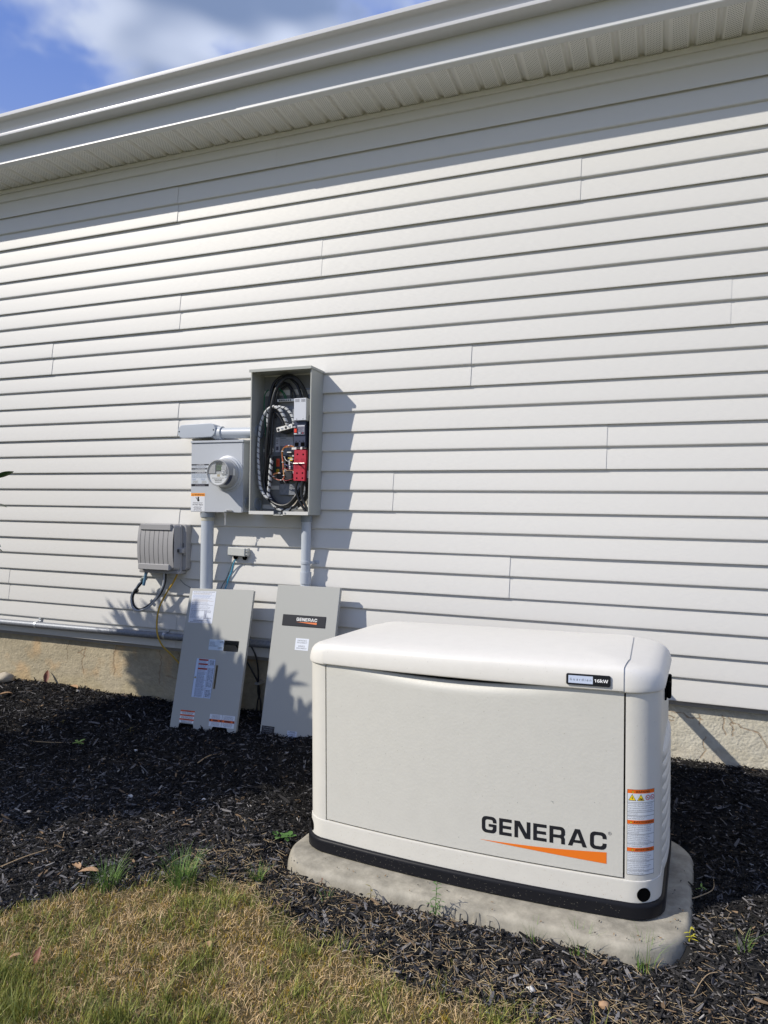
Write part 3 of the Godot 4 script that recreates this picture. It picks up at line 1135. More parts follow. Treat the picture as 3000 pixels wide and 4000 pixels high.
	part("registered_mark", mb, M.ink, front, 0.0)
	# scuffs on the paint
	for e in [[0.297, 0.318, 0.011, -12.0], [0.299, 0.314, 0.008, -48.0], [0.19, 0.30, 0.003, 40.0], [0.16, 0.27, 0.003, -70.0], [-0.2, 0.43, 0.003, 20.0], [0.0, 0.16, 0.004, 60.0], [0.42, 0.33, 0.003, 10.0], [-0.33, 0.22, 0.003, 80.0]]:
		var c := Vector3(e[0], e[1], 0)
		var u: Vector3 = Vector3(cos(deg_to_rad(e[3])), sin(deg_to_rad(e[3])), 0) * e[2]
		var w := Vector3(-u.y, u.x, 0).normalized() * 0.0006
		mb = MB.new()
		mb.quad(c - u * 0.5 - w, c + u * 0.5 - w * 0.3, c + u * 0.5 + w * 0.3, c - u * 0.5 + w)
		mb.bent(onto)
		part("scuff_mark", mb, M.dull_cable, front, 0.0)
	# lid: shell with end caps a little lower, so that the seams show
	var levels := [[0.6725, 0.020, 0.020], [0.6725, 0.005, 0.005], [0.6755, 0.001, 0.001], [0.681, 0.0, 0.0], [0.692, 0.001, 0.0005], [0.704, 0.004, 0.0015], [0.717, 0.009, 0.0032], [0.729, 0.020, 0.0062], [0.737, 0.034, 0.0098], [0.7425, 0.050, 0.0155], [0.7465, 0.072, 0.0265], [0.7520, 0.100, 0.047], [0.7560, 0.135, 0.075], [0.7595, 0.18, 0.115], [0.763, 0.25, 0.175], [0.7655, 0.34, 0.24], [0.7665, 0.42, 0.28]]
	var shell := func(off: float) -> MB:
		var s := MB.new()
		var rs := []
		for e in levels:
			var d: float = e[1] + off
			var dz: float = e[2] + off
			var o := outline(0.612 - d, 0.0155 - dz, -0.625 + dz, clampf(0.115 - d * 0.55, 0.03, 0.115), 0.022, 40, 12)
			rs.append(ring(o, e[0] - off))
		s.loft(rs, false, true)
		return s
	var seam := func(z: float) -> float:
		var t := clampf(-z / 0.60, -0.03, 1.05)
		return lerpf(0.4995, 0.463, t) + 0.028 * sin(clampf(t, 0, 1) * PI)
	var top: MB = shell.call(0.0)
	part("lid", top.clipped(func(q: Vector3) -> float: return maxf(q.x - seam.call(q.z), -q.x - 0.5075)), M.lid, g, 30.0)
	var under: MB = shell.call(0.0028)
	part("lid_end", under.clipped(func(q: Vector3) -> float: return seam.call(q.z) - 0.012 - q.x), M.lid, g, 30.0)
	part("lid_end", under.clipped(func(q: Vector3) -> float: return q.x + 0.495), M.lid, g, 30.0)
	# badge on the lid's front
	var im := blank(384, 106, Color(0.02, 0.025, 0.05))
	bar(im, 12, 12, 222, 82, Color(0.76, 0.80, 0.88))
	write_on(im, "G u a r d i a n", Rect2(26, 30, 194, 46), Color(0.03, 0.04, 0.10), false)
	write_on(im, "16kW", Rect2(246, 30, 124, 46), Color(0.96, 0.96, 0.96), true)
	mb = MB.new()
	var bp := PackedVector2Array()
	for q in [[Vector2(0.0635, 0.0165), 0.0], [Vector2(-0.0635, 0.0165), 90.0], [Vector2(-0.0635, -0.0165), 180.0], [Vector2(0.0635, -0.0165), 270.0]]:
		var c: Vector2 = q[0]
		bp.append_array(arc(c - Vector2(signf(c.x), signf(c.y)) * 0.005, 0.005, q[1], q[1] + 90.0, 4))
	mb.plate(bp, 0.0, 0.003)
	var badge := part("badge", mb, M.ink, g)
	badge.transform = Transform3D(Basis(Vector3.UP, 0.07) * Basis(Vector3.RIGHT, -0.09), Vector3(0.4015, 0.7015, 0.0232))
	sticker("badge_face", badge, im, -0.061, -0.0145, 0.061, 0.0145, 0.0034, 0.3)
	# lifting holes in the skirt
	for s in [-1, 1]:
		var a := deg_to_rad(33.0 if s > 0 else -50.0)
		var c := Vector3(0.505 * s + 0 * a, 0.0725, -0.095) + Vector3(sin(a), 0, cos(a)) * 0.0982
		var at := Transform3D(Basis(Vector3.UP, a), c)
		var q := MB.new()
		q.lathe(PackedVector2Array([Vector2(0.0205, -0.004), Vector2(0.0205, 0.0012), Vector2(0.0190, 0.0014), Vector2(0.0190, 0.0004), Vector2(0.0001, 0.0004)]), 24, at)
		part("lifting_hole", q, M.dark, g)
	# chaff and dust stuck to the skirt and base
	var dr := RandomNumberGenerator.new(); dr.seed = 71
	for w in 2:
		mb = MB.new()
		for i in (150 if w == 0 else 110):
			var x := dr.randf_range(-0.5, 0.5)
			var y := 0.005 + 0.036 * dr.randf() if w == 0 else 0.052 + 0.055 * dr.randf()
			var z := bow(x) * (1.0 if absf(x) < 0.505 else 0.0) + (0.0152 if w == 0 else 0.0036)
			var a := dr.randf() * TAU
			var u := Vector3(cos(a), sin(a), 0) * dr.randf_range(0.0004, 0.0014)
			var t := Vector3(-u.y, u.x, 0).normalized() * dr.randf_range(0.0002, 0.0004)
			mb.quad(Vector3(x, y, z) - u - t, Vector3(x, y, z) + u - t, Vector3(x, y, z) + u + t, Vector3(x, y, z) - u + t)
		part("dust_specks", mb, M.twig if w else M.concrete, g, 0.0).set_meta("kind", "stuff")
	# warning label wrapped round the right front post
	im = warning_decal()
	mb = MB.new()
	var way := []
	var s0 := 0.0
	var run := [Vector2(0.5115, 0.0006)]
	for i in 13:
		var a := deg_to_rad(i * 4.6)
		run.append(Vector2(0.505, -0.095) + Vector2(sin(a), cos(a)) * (rc + 0.0006))
	run.remove_at(1)
	var total := 0.0
	for i in run.size() - 1: total += run[i].distance_to(run[i + 1])
	for i in run.size() - 1:
		var s1: float = s0 + run[i].distance_to(run[i + 1])
		mb.quad(Vector3(run[i].x, 0.1305, run[i].y), Vector3(run[i + 1].x, 0.1305, run[i + 1].y), Vector3(run[i + 1].x, 0.3845, run[i + 1].y), Vector3(run[i].x, 0.3845, run[i].y), Vector2(s0 / total, 1), Vector2(s1 / total, 1), Vector2(s1 / total, 0), Vector2(s0 / total, 0))
		s0 = s1
	part("warning_label", mb, printed(im, 0.4), g)
	# louvres on the right side: scooped blades one above another
	for i in 10:
		var y := 0.455 - i * 0.0385
		mb = MB.new()
		var secs := []
		for j in 15:
			var t := j / 14.0
			var z := lerpf(-0.135, -0.50, t)
			var b := pow(sin(PI * clampf(t, 0.0, 1.0)), 0.5)
			var l := PackedVector3Array()
			for q in [[0.0, 0.019], [0.010, 0.014], [0.0155, 0.004], [0.0150, -0.008], [0.006, -0.016], [0.0, -0.017]]:
				l.append(Vector3(0.5995 + q[0] * b, y + q[1] + 0.016 * (t - 0.5), z))
			secs.append(l)
		mb.loft(secs, false, false, false)
		part("louvre", mb, M.cream, g)
	# latch under the lid at the right side
	mb = MB.new()
	mb.box(Vector3(0.598, 0.602, -0.285), Vector3(0.606, 0.662, -0.235), 0.002)
	mb.box(Vector3(0.606, 0.606, -0.275), Vector3(0.619, 0.658, -0.245), 0.004)
	part("latch", mb, M.dark, g)
	mb = MB.new()
	mb.box(Vector3(0.598, 0.620, -0.360), Vector3(0.616, 0.664, -0.330), 0.003)
	part("latch", mb, M.dark, g)

func warning_decal() -> Image:
	var w := 384
	var h := 1100
	var im := blank(w, h, Color(0.86, 0.88, 0.90))
	var ink := Color(0.08, 0.08, 0.12)
	var orange := Color(0.93, 0.42, 0.09)
	bar(im, 0, 0, w, 5, ink); bar(im, 0, h - 5, w, 5, ink); bar(im, 0, 0, 4, h, ink); bar(im, w - 4, 0, 4, h, ink)
	var row := func(f: float) -> float: return f * h
	var heads := [[0.0, "WARNING"], [0.357, "AVERTISSEMENT"], [0.678, "ADVERTENCIA"]]
	for q in heads:
		var y: float = row.call(q[0])
		bar(im, 4, y + 3, w - 8, 48, orange)
		var long: bool = q[1] == "AVERTISSEMENT"
		alert(im, Vector2(50 if long else 70, y + 30), 19, Color(0.98, 0.84, 0.2), ink)
		write_on(im, q[1], Rect2(80 if long else 104, y + 13, w - (92 if long else 130), 30), ink, true, -1)
	# pictograms
	for i in 2:
		var c := Vector2(62 + i * 112, 105)
		fill_tri(im, c + Vector2(0, -46), c + Vector2(50, 40), c + Vector2(-50, 40), ink)
		fill_tri(im, c + Vector2(0, -36), c + Vector2(41, 34), c + Vector2(-41, 34), Color(0.97, 0.84, 0.12))
		if i == 0:
			fill_tri(im, c + Vector2(4, -18), c + Vector2(-10, 10), c + Vector2(4, 6), ink)
			fill_tri(im, c + Vector2(-3, 2), c + Vector2(10, 2), c + Vector2(0, 28), ink)
		else:
			for k in [[-20, 8, 10, 22], [-6, 0, 8, 30], [4, 12, 20, 18], [10, 2, 8, 8]]:
				bar(im, c.x + k[0], c.y + k[1], k[2], k[3], ink)
	for i in 2:
		var c := Vector2(270 + i * 74, 104)
		for a in 72:
			for r in range(27, 33):
				var p := c + Vector2(cos(TAU * a / 72), sin(TAU * a / 72)) * r
				bar(im, p.x, p.y, 3, 3, Color(0.75, 0.12, 0.2))
		for t in range(-22, 23): bar(im, c.x + t, c.y + t * 0.8, 5, 5, Color(0.75, 0.12, 0.2))
		bar(im, c.x - 18, c.y + 2, 30, 7, ink)
	var body := [[0.150, 0.262, ["Risk of electric shock. No user serviceable", "parts inside. The control panel for this", "engine generator is intended to only be", "operated by qualified service personnel."]],
		[0.262, 0.357 - 0.052, ["Explosion of battery gases can cause", "severe injury or death. Do not smoke,", "strike a match or cause a spark in the", "vicinity of this battery compartment."]],
		[0.305, 0.357, ["Cancer and reproductive harm", "www.P65Warnings.ca.gov."]],
		[0.405, 0.520, ["Risque de choc électrique. Aucune pièce", "réparable par l'utilisateur. Le contrôle", "panneau de ce générateur de moteur est", "destiné à être utilisé uniquement par un", "personnel qualifié."]],
		[0.520, 0.633, ["L'explosion de gaz de la batterie peut", "causer des blessures graves ou la mort.", "Ne pas fumer, ne pas allumer une", "allumette ni provoquer une étincelle à", "proximité de ce compartiment de batterie."]],
		[0.633, 0.678, ["Cancer et effet nocif sur la reproduction", "www.P65Warnings.ca.gov."]],
		[0.725, 0.833, ["Riesgo de descarga eléctrica. No hay", "piezas que el usuario pueda reparar. El", "control panel para este generador de motor", "está destinado a ser operado solamente", "por personal de servicio calificado."]],
		[0.833, 0.945, ["La explosión de los gases de la batería", "puede causar daños severos o la", "muerte. No fume, ni encienda cerillas", "ni haga chispas en la vecindad de este", "compartimiento de baterías."]],
		[0.945, 0.995, ["Produce cáncer y daños reproductivos.", "www.P65Warnings.ca.gov."]]]
	for q in body:
		var y0: float = row.call(q[0])
		var y1: float = row.call(q[1])
		bar(im, 4, y0, w - 8, 4, ink)
		var n: int = q[2].size()
		var pitch := (y1 - y0 - 8) / n
		for i in n:
			write_on(im, q[2][i], Rect2(12, y0 + 8 + i * pitch, w - 40, minf(pitch * 0.74, 21)), Color(0.22, 0.22, 0.28), false, -1)
	return im

# ------------------------------------------------------------------ transfer switch
func cable(called: String, parent: Node, pts: Array, r: float, m: Material, n := 7, sides := 9) -> MeshInstance3D:
	var mb := MB.new()
	mb.tube(smooth(pts, n), r, sides)
	return part(called, mb, m, parent, 60.0)

func taped(called: String, parent: Node, pts: Array, r: float, turn: float, share: float) -> void:
	var mb := MB.new()
	mb.tube(smooth(pts, 16), r, 18, true, -1.0, func(s: float, a: float) -> Color:
		return Color(0.52, 0.53, 0.53) if fposmod(s / turn + a * 0.9, 1.0) < share else Color(0.014, 0.015, 0.017))
	part(called, mb, M.striped, parent, 60.0)

func build_transfer_switch() -> void:
	var b := thing("transfer_switch_box", "tall open grey transfer switch enclosure full of black cables, right of the meter box", "electrical box")
	var xl := -2.0225
	var xr := -1.6665
	var yb := 0.783
	var yt := 1.534
	var zf := 0.148
	var t := 0.002
	var mb := MB.new()
	mb.box(Vector3(xl, yb, 0.0135), Vector3(xl + t, yt, zf))
	mb.box(Vector3(xr - t, yb, 0.0135), Vector3(xr, yt, zf))
	mb.box(Vector3(xl + t, yb, 0.0135), Vector3(xr - t, yb + t, zf))
	mb.box(Vector3(xl + t, yt - t, 0.0135), Vector3(xr - t, yt, zf))
	mb.box(Vector3(xl + t, yt - 0.012, zf - t), Vector3(xr - t, yt - t, zf))          # folded front edges
	mb.box(Vector3(xl + t, yb + t, zf - t), Vector3(xl + 0.006, yt - 0.012, zf))
	mb.box(Vector3(xr - 0.006, yb + t, zf - t), Vector3(xr - t, yt - 0.012, zf))
	part("enclosure", mb, M.box_grey, b, 0.0)
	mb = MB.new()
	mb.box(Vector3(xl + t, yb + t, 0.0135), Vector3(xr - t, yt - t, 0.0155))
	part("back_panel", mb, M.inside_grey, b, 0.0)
	mb = MB.new()
	mb.box(Vector3(xl - 0.004, yt + 0.0005, 0.012), Vector3(xr + 0.004, yt + 0.0035, zf + 0.012))
	mb.box(Vector3(xl - 0.004, yt - 0.011, zf + 0.0105), Vector3(xr + 0.004, yt + 0.0005, zf + 0.0135))
	mb.box(Vector3(xr + 0.002, yt - 0.009, 0.012), Vector3(xr + 0.004, yt + 0.0005, zf + 0.0105))
	part("rain_cap", mb, M.box_grey, b, 0.0)
	mb = MB.new()
	mb.box(Vector3(xl + 0.001, yb - 0.001, zf + 0.0005), Vector3(-1.872, yb + 0.0165, zf + 0.003))
	mb.box(Vector3(-1.816, yb - 0.001, zf + 0.0005), Vector3(xr - 0.004, yb + 0.0165, zf + 0.003))
	mb.box(Vector3(-1.872, yb - 0.005, zf - 0.012), Vector3(-1.816, yb - 0.002, zf + 0.004))
	part("bottom_lip", mb, M.trim, b, 0.0)
	mb = MB.new()
	mb.box(Vector3(-1.842, yb - 0.004, zf - 0.002), Vector3(-1.832, yb + 0.012, zf + 0.004), 0.001)
	mb.box(Vector3(-1.846, yb + 0.006, zf - 0.002), Vector3(-1.828, yb + 0.011, zf + 0.003), 0.001)
	mb.lathe(PackedVector2Array([Vector2(0.0042, 0), Vector2(0.0042, 0.003), Vector2(0.0001, 0.003)]), 10, Transform3D(Basis(), Vector3(-1.804, yb + 0.008, zf + 0.0025)))
	part("hasp", mb, M.steel, b)
	# round knockout in the left wall with the meter conduit hub behind it
	mb = MB.new()
	var side := Transform3D(Basis(Vector3.UP, PI / 2), Vector3(xl + t, 0.838, 0.066))
	mb.lathe(PackedVector2Array([Vector2(0.034, 0.0), Vector2(0.034, 0.006), Vector2(0.029, 0.007), Vector2(0.027, 0.006), Vector2(0.027, 0.0005), Vector2(0.0001, 0.0005)]), 22, side)
	part("bushing", mb, M.pvc_dark, b)
	mb = MB.new()
	side = Transform3D(Basis(Vector3.UP, PI / 2), Vector3(xl + t, 1.222, 0.07))
	mb.lathe(PackedVector2Array([Vector2(0.037, 0.0), Vector2(0.037, 0.010), Vector2(0.031, 0.011), Vector2(0.029, 0.010), Vector2(0.029, 0.0005), Vector2(0.0001, 0.0005)]), 22, side)
	part("bushing", mb, M.pvc_dark, b)
	# zinc mounting plates
	mb = MB.new(); mb.box(Vector3(-1.953, 1.100, 0.018), Vector3(-1.772, 1.364, 0.021), 0.0006)
	part("mounting_plate", mb, M.zinc, b)
	mb = MB.new(); mb.box(Vector3(-1.911, 0.889, 0.018), Vector3(-1.752, 0.950, 0.030), 0.001)
	part("mounting_plate", mb, M.zinc, b)
	# print inside
	var im := blank(160, 100, Color(0.72, 0.74, 0.78))
	write_on(im, "GENERAC", Rect2(6, 6, 70, 14), Color(0.1, 0.1, 0.1))
	micro(im, Rect2(6, 26, 148, 70), 8, Color(0.25, 0.25, 0.28), 0.5, 0.35)
	sticker("data_label", b, im, -1.914, 1.153, -1.836, 1.199, 0.0218)
	im = blank(60, 160, Color(0.78, 0.79, 0.82))
	for i in 26: bar(im, 8, 20 + i * 2.0, 26, rng.randi_range(0, 1), Color(0.1, 0.1, 0.1))
	bar(im, 8, 100, 34, 40, Color(0.35, 0.35, 0.4))
	sticker("data_label", b, im, -1.942, 1.120, -1.916, 1.199, 0.0216)
	im = blank(110, 150, Color(0.62, 0.68, 0.78))
	write_on(im, "UTILITY", Rect2(34, 8, 70, 16), Color(0.2, 0.22, 0.3))
	write_on(im, "SOURCE", Rect2(30, 34, 74, 18), Color(0.2, 0.22, 0.3))
	write_on(im, "CONNECTION", Rect2(10, 62, 96, 18), Color(0.2, 0.22, 0.3))
	write_on(im, "N1", Rect2(18, 96, 60, 40), Color(0.05, 0.06, 0.1))
	sticker("source_label", b, im, -1.779, 1.402, -1.732, 1.455, 0.0162)
	im = blank(120, 110, Color(0.80, 0.78, 0.72))
	micro(im, Rect2(10, 10, 100, 90), 9, Color(0.4, 0.3, 0.28), 0.4, 0.3)
	bar(im, 70, 70, 40, 26, Color(0.75, 0.45, 0.35))
	sticker("data_label", b, im, -1.836, 0.830, -1.750, 0.882, 0.0162)
	# ground bar on top of the plate
	mb = MB.new()
	mb.box(Vector3(-1.928, 1.385, 0.022), Vector3(-1.790, 1.3995, 0.038), 0.001)
	var gb := part("ground_bar", mb, M.silver, b)
	for i in 6:
		mb = MB.new()
		mb.lathe(PackedVector2Array([Vector2(0.0042, 0.0), Vector2(0.0042, 0.0008), Vector2(0.0028, 0.0009), Vector2(0.0026, 0.0004), Vector2(0.0001, 0.0004)]), 10, Transform3D(Basis(), Vector3(-1.911 + i * 0.0128, 1.392, 0.0382)))
		part("terminal_screw", mb, M.module, gb)
	# main breaker stack: pale terminal cover, navy breaker with its handle and print
	mb = MB.new()
	mb.box(Vector3(-1.7800, 1.270, 0.022), Vector3(-1.7085, 1.384, 0.120), 0.0015)
	var tc := part("terminal_cover", mb, M.white_plastic, b)
	for i in 3:
		for s in [0, 1]:
			mb = MB.new()
			mb.box(Vector3(-1.774 + s * 0.036, 1.3655 + i * 0.0052, 0.1198), Vector3(-1.748 + s * 0.034, 1.3672 + i * 0.0052, 0.1206))
			part("vent_slot", mb, M.module, tc)
	for s in [0, 1]:
		mb = MB.new()
		mb.lathe(PackedVector2Array([Vector2(0.0024, 0), Vector2(0.0024, 0.0006), Vector2(0.0001, 0.0006)]), 8, Transform3D(Basis(), Vector3(-1.762 + s * 0.036, 1.277, 0.1201)))
		part("screw", mb, M.module, tc)
	mb = MB.new()
	mb.box(Vector3(-1.7855, 1.1345, 0.022), Vector3(-1.7175, 1.2690, 0.105), 0.0015)
	mb.box(Vector3(-1.7845, 1.196, 0.105), Vector3(-1.7185, 1.247, 0.111), 0.001)
	var br := part("breaker", mb, M.navy, b)
	im = blank(130, 150, Color(0.50, 0.50, 0.56))
	bar(im, 0, 0, 130, 16, Color(0.86, 0.86, 0.88))
	micro(im, Rect2(8, 26, 114, 80), 7, Color(0.12, 0.13, 0.2), 0.55, 0.3)
	bar(im, 8, 112, 114, 30, Color(0.2, 0.2, 0.27))
	bar(im, 86, 116, 24, 20, Color(0.55, 0.08, 0.12)); bar(im, 20, 116, 40, 18, Color(0.75, 0.76, 0.8))
	sticker("breaker_label", br, im, -1.762, 1.198, -1.7205, 1.2455, 0.1115)
	mb = MB.new(); mb.box(Vector3(-1.7785, 1.208, 0.1111), Vector3(-1.7640, 1.2300, 0.116), 0.001)
	part("breaker_handle", mb, M.red_bright, br)
	mb = MB.new(); mb.box(Vector3(-1.7825, 1.234, 0.1105), Vector3(-1.768, 1.2385, 0.122), 0.001)
	part("breaker_tab", mb, M.white_ink, br)
	mb = MB.new()
	mb.box(Vector3(-1.781, 1.200, 0.1111), Vector3(-1.765, 1.2045, 0.1125))
	part("breaker_tab", mb, M.white_ink, br)
	mb = MB.new()
	mb.box(Vector3(-1.7790, 1.139, 0.1045), Vector3(-1.7575, 1.1585, 0.1062))
	part("terminal_opening", mb, M.dark, br)
	mb = MB.new()
	mb.box(Vector3(-1.7435, 1.139, 0.1045), Vector3(-1.7220, 1.1585, 0.1062))
	part("terminal_opening", mb, M.dark, br)
	for x in [-1.772, -1.751, -1.731]:
		mb = MB.new()
		mb.lathe(PackedVector2Array([Vector2(0.0022, 0), Vector2(0.0022, 0.001), Vector2(0.0001, 0.001)]), 8, Transform3D(Basis(), Vector3(x, 1.1645, 0.1053)))
		part("screw", mb, M.dark, br)
	# bright bus straps between breaker and contactor
	mb = MB.new()
	mb.box(Vector3(-1.796, 1.121, 0.080), Vector3(-1.768, 1.133, 0.108), 0.001)
	part("bus_strap", mb, M.silver, b)
	mb = MB.new()
	mb.box(Vector3(-1.744, 1.121, 0.085), Vector3(-1.732, 1.134, 0.112), 0.001)
	part("bus_strap", mb, M.silver, b)
	mb = MB.new()
	mb.tube(PackedVector3Array([Vector3(-1.766, 1.127, 0.10), Vector3(-1.712, 1.127, 0.10)]), 0.0055, 10)
	part("bus_strap", mb, M.black_cable, b)
	mb = MB.new()
	mb.box(Vector3(-1.715, 1.113, 0.03), Vector3(-1.688, 1.128, 0.075), 0.001)
	part("bus_strap", mb, M.galv, b)
	# contactor: black carrier, red cover with screw holes and vents
	mb = MB.new()
	mb.box(Vector3(-1.779, 0.955, 0.022), Vector3(-1.705, 1.122, 0.098), 0.002)
	mb.box(Vector3(-1.7075, 0.955, 0.020), Vector3(-1.690, 1.300, 0.090), 0.001)
	var ct := part("contactor", mb, M.module, b)
	mb = MB.new()
	mb.plate(PackedVector2Array([Vector2(-1.7765, 0.9605), Vector2(-1.7125, 0.9590), Vector2(-1.7125, 1.018), Vector2(-1.7090, 1.045), Vector2(-1.7070, 1.075), Vector2(-1.7080, 1.1175), Vector2(-1.7750, 1.1195), Vector2(-1.7750, 1.08), Vector2(-1.7770, 1.04), Vector2(-1.7785, 0.99)]), 0.098, 0.1165)
	var rc := part("contactor_cover", mb, M.red, ct)
	for q in [[-1.756, 1.096], [-1.723, 1.095], [-1.757, 0.999], [-1.725, 0.999], [-1.758, 0.973], [-1.725, 0.973]]:
		mb = MB.new()
		mb.lathe(PackedVector2Array([Vector2(0.0046, 0.0), Vector2(0.0046, 0.0006), Vector2(0.0001, 0.0006)]), 12, Transform3D(Basis(), Vector3(q[0], q[1], 0.1164)))
		part("screw_hole", mb, M.dark, rc)
	mb = MB.new()
	for cx in [-1.769, -1.734]:
		for cy in [1.056, 1.022]:
			for i in 4:
				for j in 4:
					mb.box(Vector3(cx + i * 0.0058 - 0.001, cy + j * 0.0052 - 0.001, 0.116), Vector3(cx + i * 0.0058 + 0.001, cy + j * 0.0052 + 0.001, 0.1169))
	part("vent_dots", mb, M.dark, rc, 0.0).set_meta("kind", "stuff")
	mb = MB.new()
	mb.tube(PackedVector3Array([Vector3(-1.777, 1.049, 0.121), Vector3(-1.712, 1.049, 0.121)]), 0.0026, 8)
	part("manual_lever", mb, M.silver, rc)
	mb = MB.new()
	mb.tube(PackedVector3Array([Vector3(-1.745, 1.049, 0.121), Vector3(-1.730, 1.036, 0.134)]), 0.0032, 8)
	part("lever_pin", mb, M.dark, rc)
	im = blank(40, 110, Color(0.72, 0.73, 0.76)); micro(im, Rect2(6, 6, 28, 98), 9, Color(0.2, 0.2, 0.2))
	mb = MB.new(); mb.quad(Vector3(-1.706, 0.975, 0.0985), Vector3(-1.693, 0.975, 0.0985), Vector3(-1.693, 1.012, 0.0985), Vector3(-1.706, 1.012, 0.0985))
	part("contactor_label", mb, printed(im), ct)
	# control board
	mb = MB.new()
	mb.box(Vector3(-1.946, 1.003, 0.022), Vector3(-1.861, 1.094, 0.050), 0.002)
	mb.box(Vector3(-1.918, 0.976, 0.022), Vector3(-1.862, 1.002, 0.045), 0.002)
	mb.box(Vector3(-1.905, 0.952, 0.022), Vector3(-1.86, 0.974, 0.035), 0.001)
	mb.box(Vector3(-1.850, 1.025, 0.022), Vector3(-1.812, 1.118, 0.055), 0.002)
	mb.box(Vector3(-1.858, 0.966, 0.022), Vector3(-1.812, 1.012, 0.070), 0.003)
	var cb := part("control_board", mb, M.module, b)
	im = blank(46, 80, Color(0.80, 0.30, 0.16)); micro(im, Rect2(10, 8, 26, 64), 5, Color(0.35, 0.08, 0.05), 0.7)
	sticker("board_label", cb, im, -1.918, 1.040, -1.899, 1.081, 0.0505)
	im = blank(30, 130, Color(0.10, 0.12, 0.11))
	for i in 12: bar(im, 12, 6 + i * 10, 12, 5, Color(0.35, 0.45, 0.2) if i < 7 else Color(0.2, 0.5, 0.25))
	sticker("board_label", cb, im, -1.930, 1.006, -1.9195, 1.085, 0.0506)
	im = blank(30, 26, Color(0.75, 0.62, 0.12)); micro(im, Rect2(4, 4, 22, 18), 3, Color(0.2, 0.15, 0.0))
	sticker("board_label", cb, im, -1.917, 1.011, -1.900, 1.026, 0.0505)
	for q in [[-1.848, 1.110, 0.026, 0.006], [-1.832, 1.074, 0.022, 0.005], [-1.836, 1.046, 0.006, 0.024], [-1.862, 1.008, 0.010, 0.016], [-1.834, 1.022, 0.008, 0.02], [-1.812, 1.000, 0.007, 0.012], [-1.80, 0.985, 0.006, 0.009], [-1.815, 1.09, 0.008, 0.008]]:
		mb = MB.new()
		mb.box(Vector3(q[0], q[1], 0.055), Vector3(q[0] + q[2], q[1] + q[3], 0.064), 0.0006)
		part("terminal_block", mb, M.white_ink, cb)
	mb = MB.new(); mb.box(Vector3(-1.842, 1.0805, 0.055), Vector3(-1.818, 1.085, 0.062))
	part("terminal_block", mb, M.yellow, cb)
	mb = MB.new(); mb.box(Vector3(-1.828, 1.068, 0.055), Vector3(-1.814, 1.0735, 0.066))
	part("terminal_block", mb, M.yellow, cb)
	# neutral bar, tilted, with four lug screws
	mb = MB.new()
	mb.box(Vector3(-0.0475, -0.0115, -0.006), Vector3(0.0475, 0.0115, 0.006), 0.001)
	var nb := part("neutral_bar", mb, M.silver, b)
	nb.transform = Transform3D(Basis(Vector3.BACK, 0.205), Vector3(-1.8475, 1.2375, 0.090))
	for i in 4:
		mb = MB.new()
		mb.lathe(PackedVector2Array([Vector2(0.0068, 0), Vector2(0.0068, 0.0012), Vector2(0.0048, 0.0016), Vector2(0.0040, 0.0006), Vector2(0.0001, 0.0006)]), 14, Transform3D(Basis(), Vector3(-0.0365 + i * 0.0225, -0.001, 0.006)))
		part("lug_screw", mb, M.steel if i % 2 else M.module, nb)
	mb = MB.new(); mb.box(Vector3(-0.035, -0.020, -0.06), Vector3(0.04, 0.012, -0.006), 0.003)
	part("bar_holder", mb, M.module, nb)
	# heavy cables
	var loop := [[-1.735, 1.380, -1.752, 1.440, -1.785, 1.492, -1.840, 1.516, -1.890, 1.500, -1.913, 1.452, -1.926, 1.389, -1.938, 1.248, -1.953, 1.098, -1.966, 0.986, -1.948, 0.891, -1.896, 0.838, -1.831, 0.824, -1.776, 0.867, -1.752, 0.925, -1.752, 0.962],
		[-1.768, 1.380, -1.800, 1.462, -1.846, 1.506, -1.890, 1.520, -1.923, 1.506, -1.948, 1.466, -1.962, 1.364, -1.972, 1.214, -1.985, 1.063, -1.990, 0.968, -1.968, 0.873, -1.904, 0.818, -1.842, 0.808, -1.798, 0.822, -1.745, 0.888, -1.728, 0.962],
		[-1.745, 1.385, -1.765, 1.455, -1.815, 1.500, -1.868, 1.490, -1.902, 1.440, -1.922, 1.350, -1.944, 1.200, -1.962, 1.050, -1.972, 0.940, -1.935, 0.865, -1.870, 0.832, -1.810, 0.838, -1.768, 0.885, -1.744, 0.962],
		[-1.952, 1.475, -1.972, 1.43, -1.980, 1.30, -1.984, 1.15, -1.992, 1.02, -1.984, 0.93, -1.955, 0.87, -1.90, 0.826, -1.85, 0.815]]
	var depth := [0.074, 0.050, 0.095, 0.036]
	for i in 4:
		var pts := path(depth[i], loop[i])
		for k in pts.size():
			pts[k].z += 0.012 * sin(k * 1.1 + i)
			if i < 3 and k < 2: pts[k].z = lerpf(0.05, depth[i], k * 0.5)
			if i < 3 and k == pts.size() - 1: pts[k].z = 0.06
		cable("feeder_cable", b, pts, 0.0078, M.black_cable, 8, 12)
	cable("feeder_cable", b, path(0.03, [-1.86, 1.475, -1.90, 1.487, -1.94, 1.47, -1.957, 1.42, -1.962, 1.33]), 0.007, M.black_cable, 8, 10)
	cable("feeder_cable", b, path(0.030, [-1.846, 1.40, -1.852, 1.45, -1.884, 1.482, -1.912, 1.470, -1.928, 1.41, -1.94, 1.30]), 0.006, M.black_cable, 8, 10)
	cable("feeder_cable", b, path(0.034, [-1.818, 1.40, -1.828, 1.43, -1.860, 1.470, -1.905, 1.452]), 0.0055, M.black_cable, 8, 10)
	for q in [[-1.854, 1.250, -1.872, 1.285, -1.902, 1.318, -1.919, 1.311, -1.926, 1.245, -1.932, 1.1]]:
		cable("feeder_cable", b, path(0.088, q), 0.0075, M.black_cable, 8, 12)
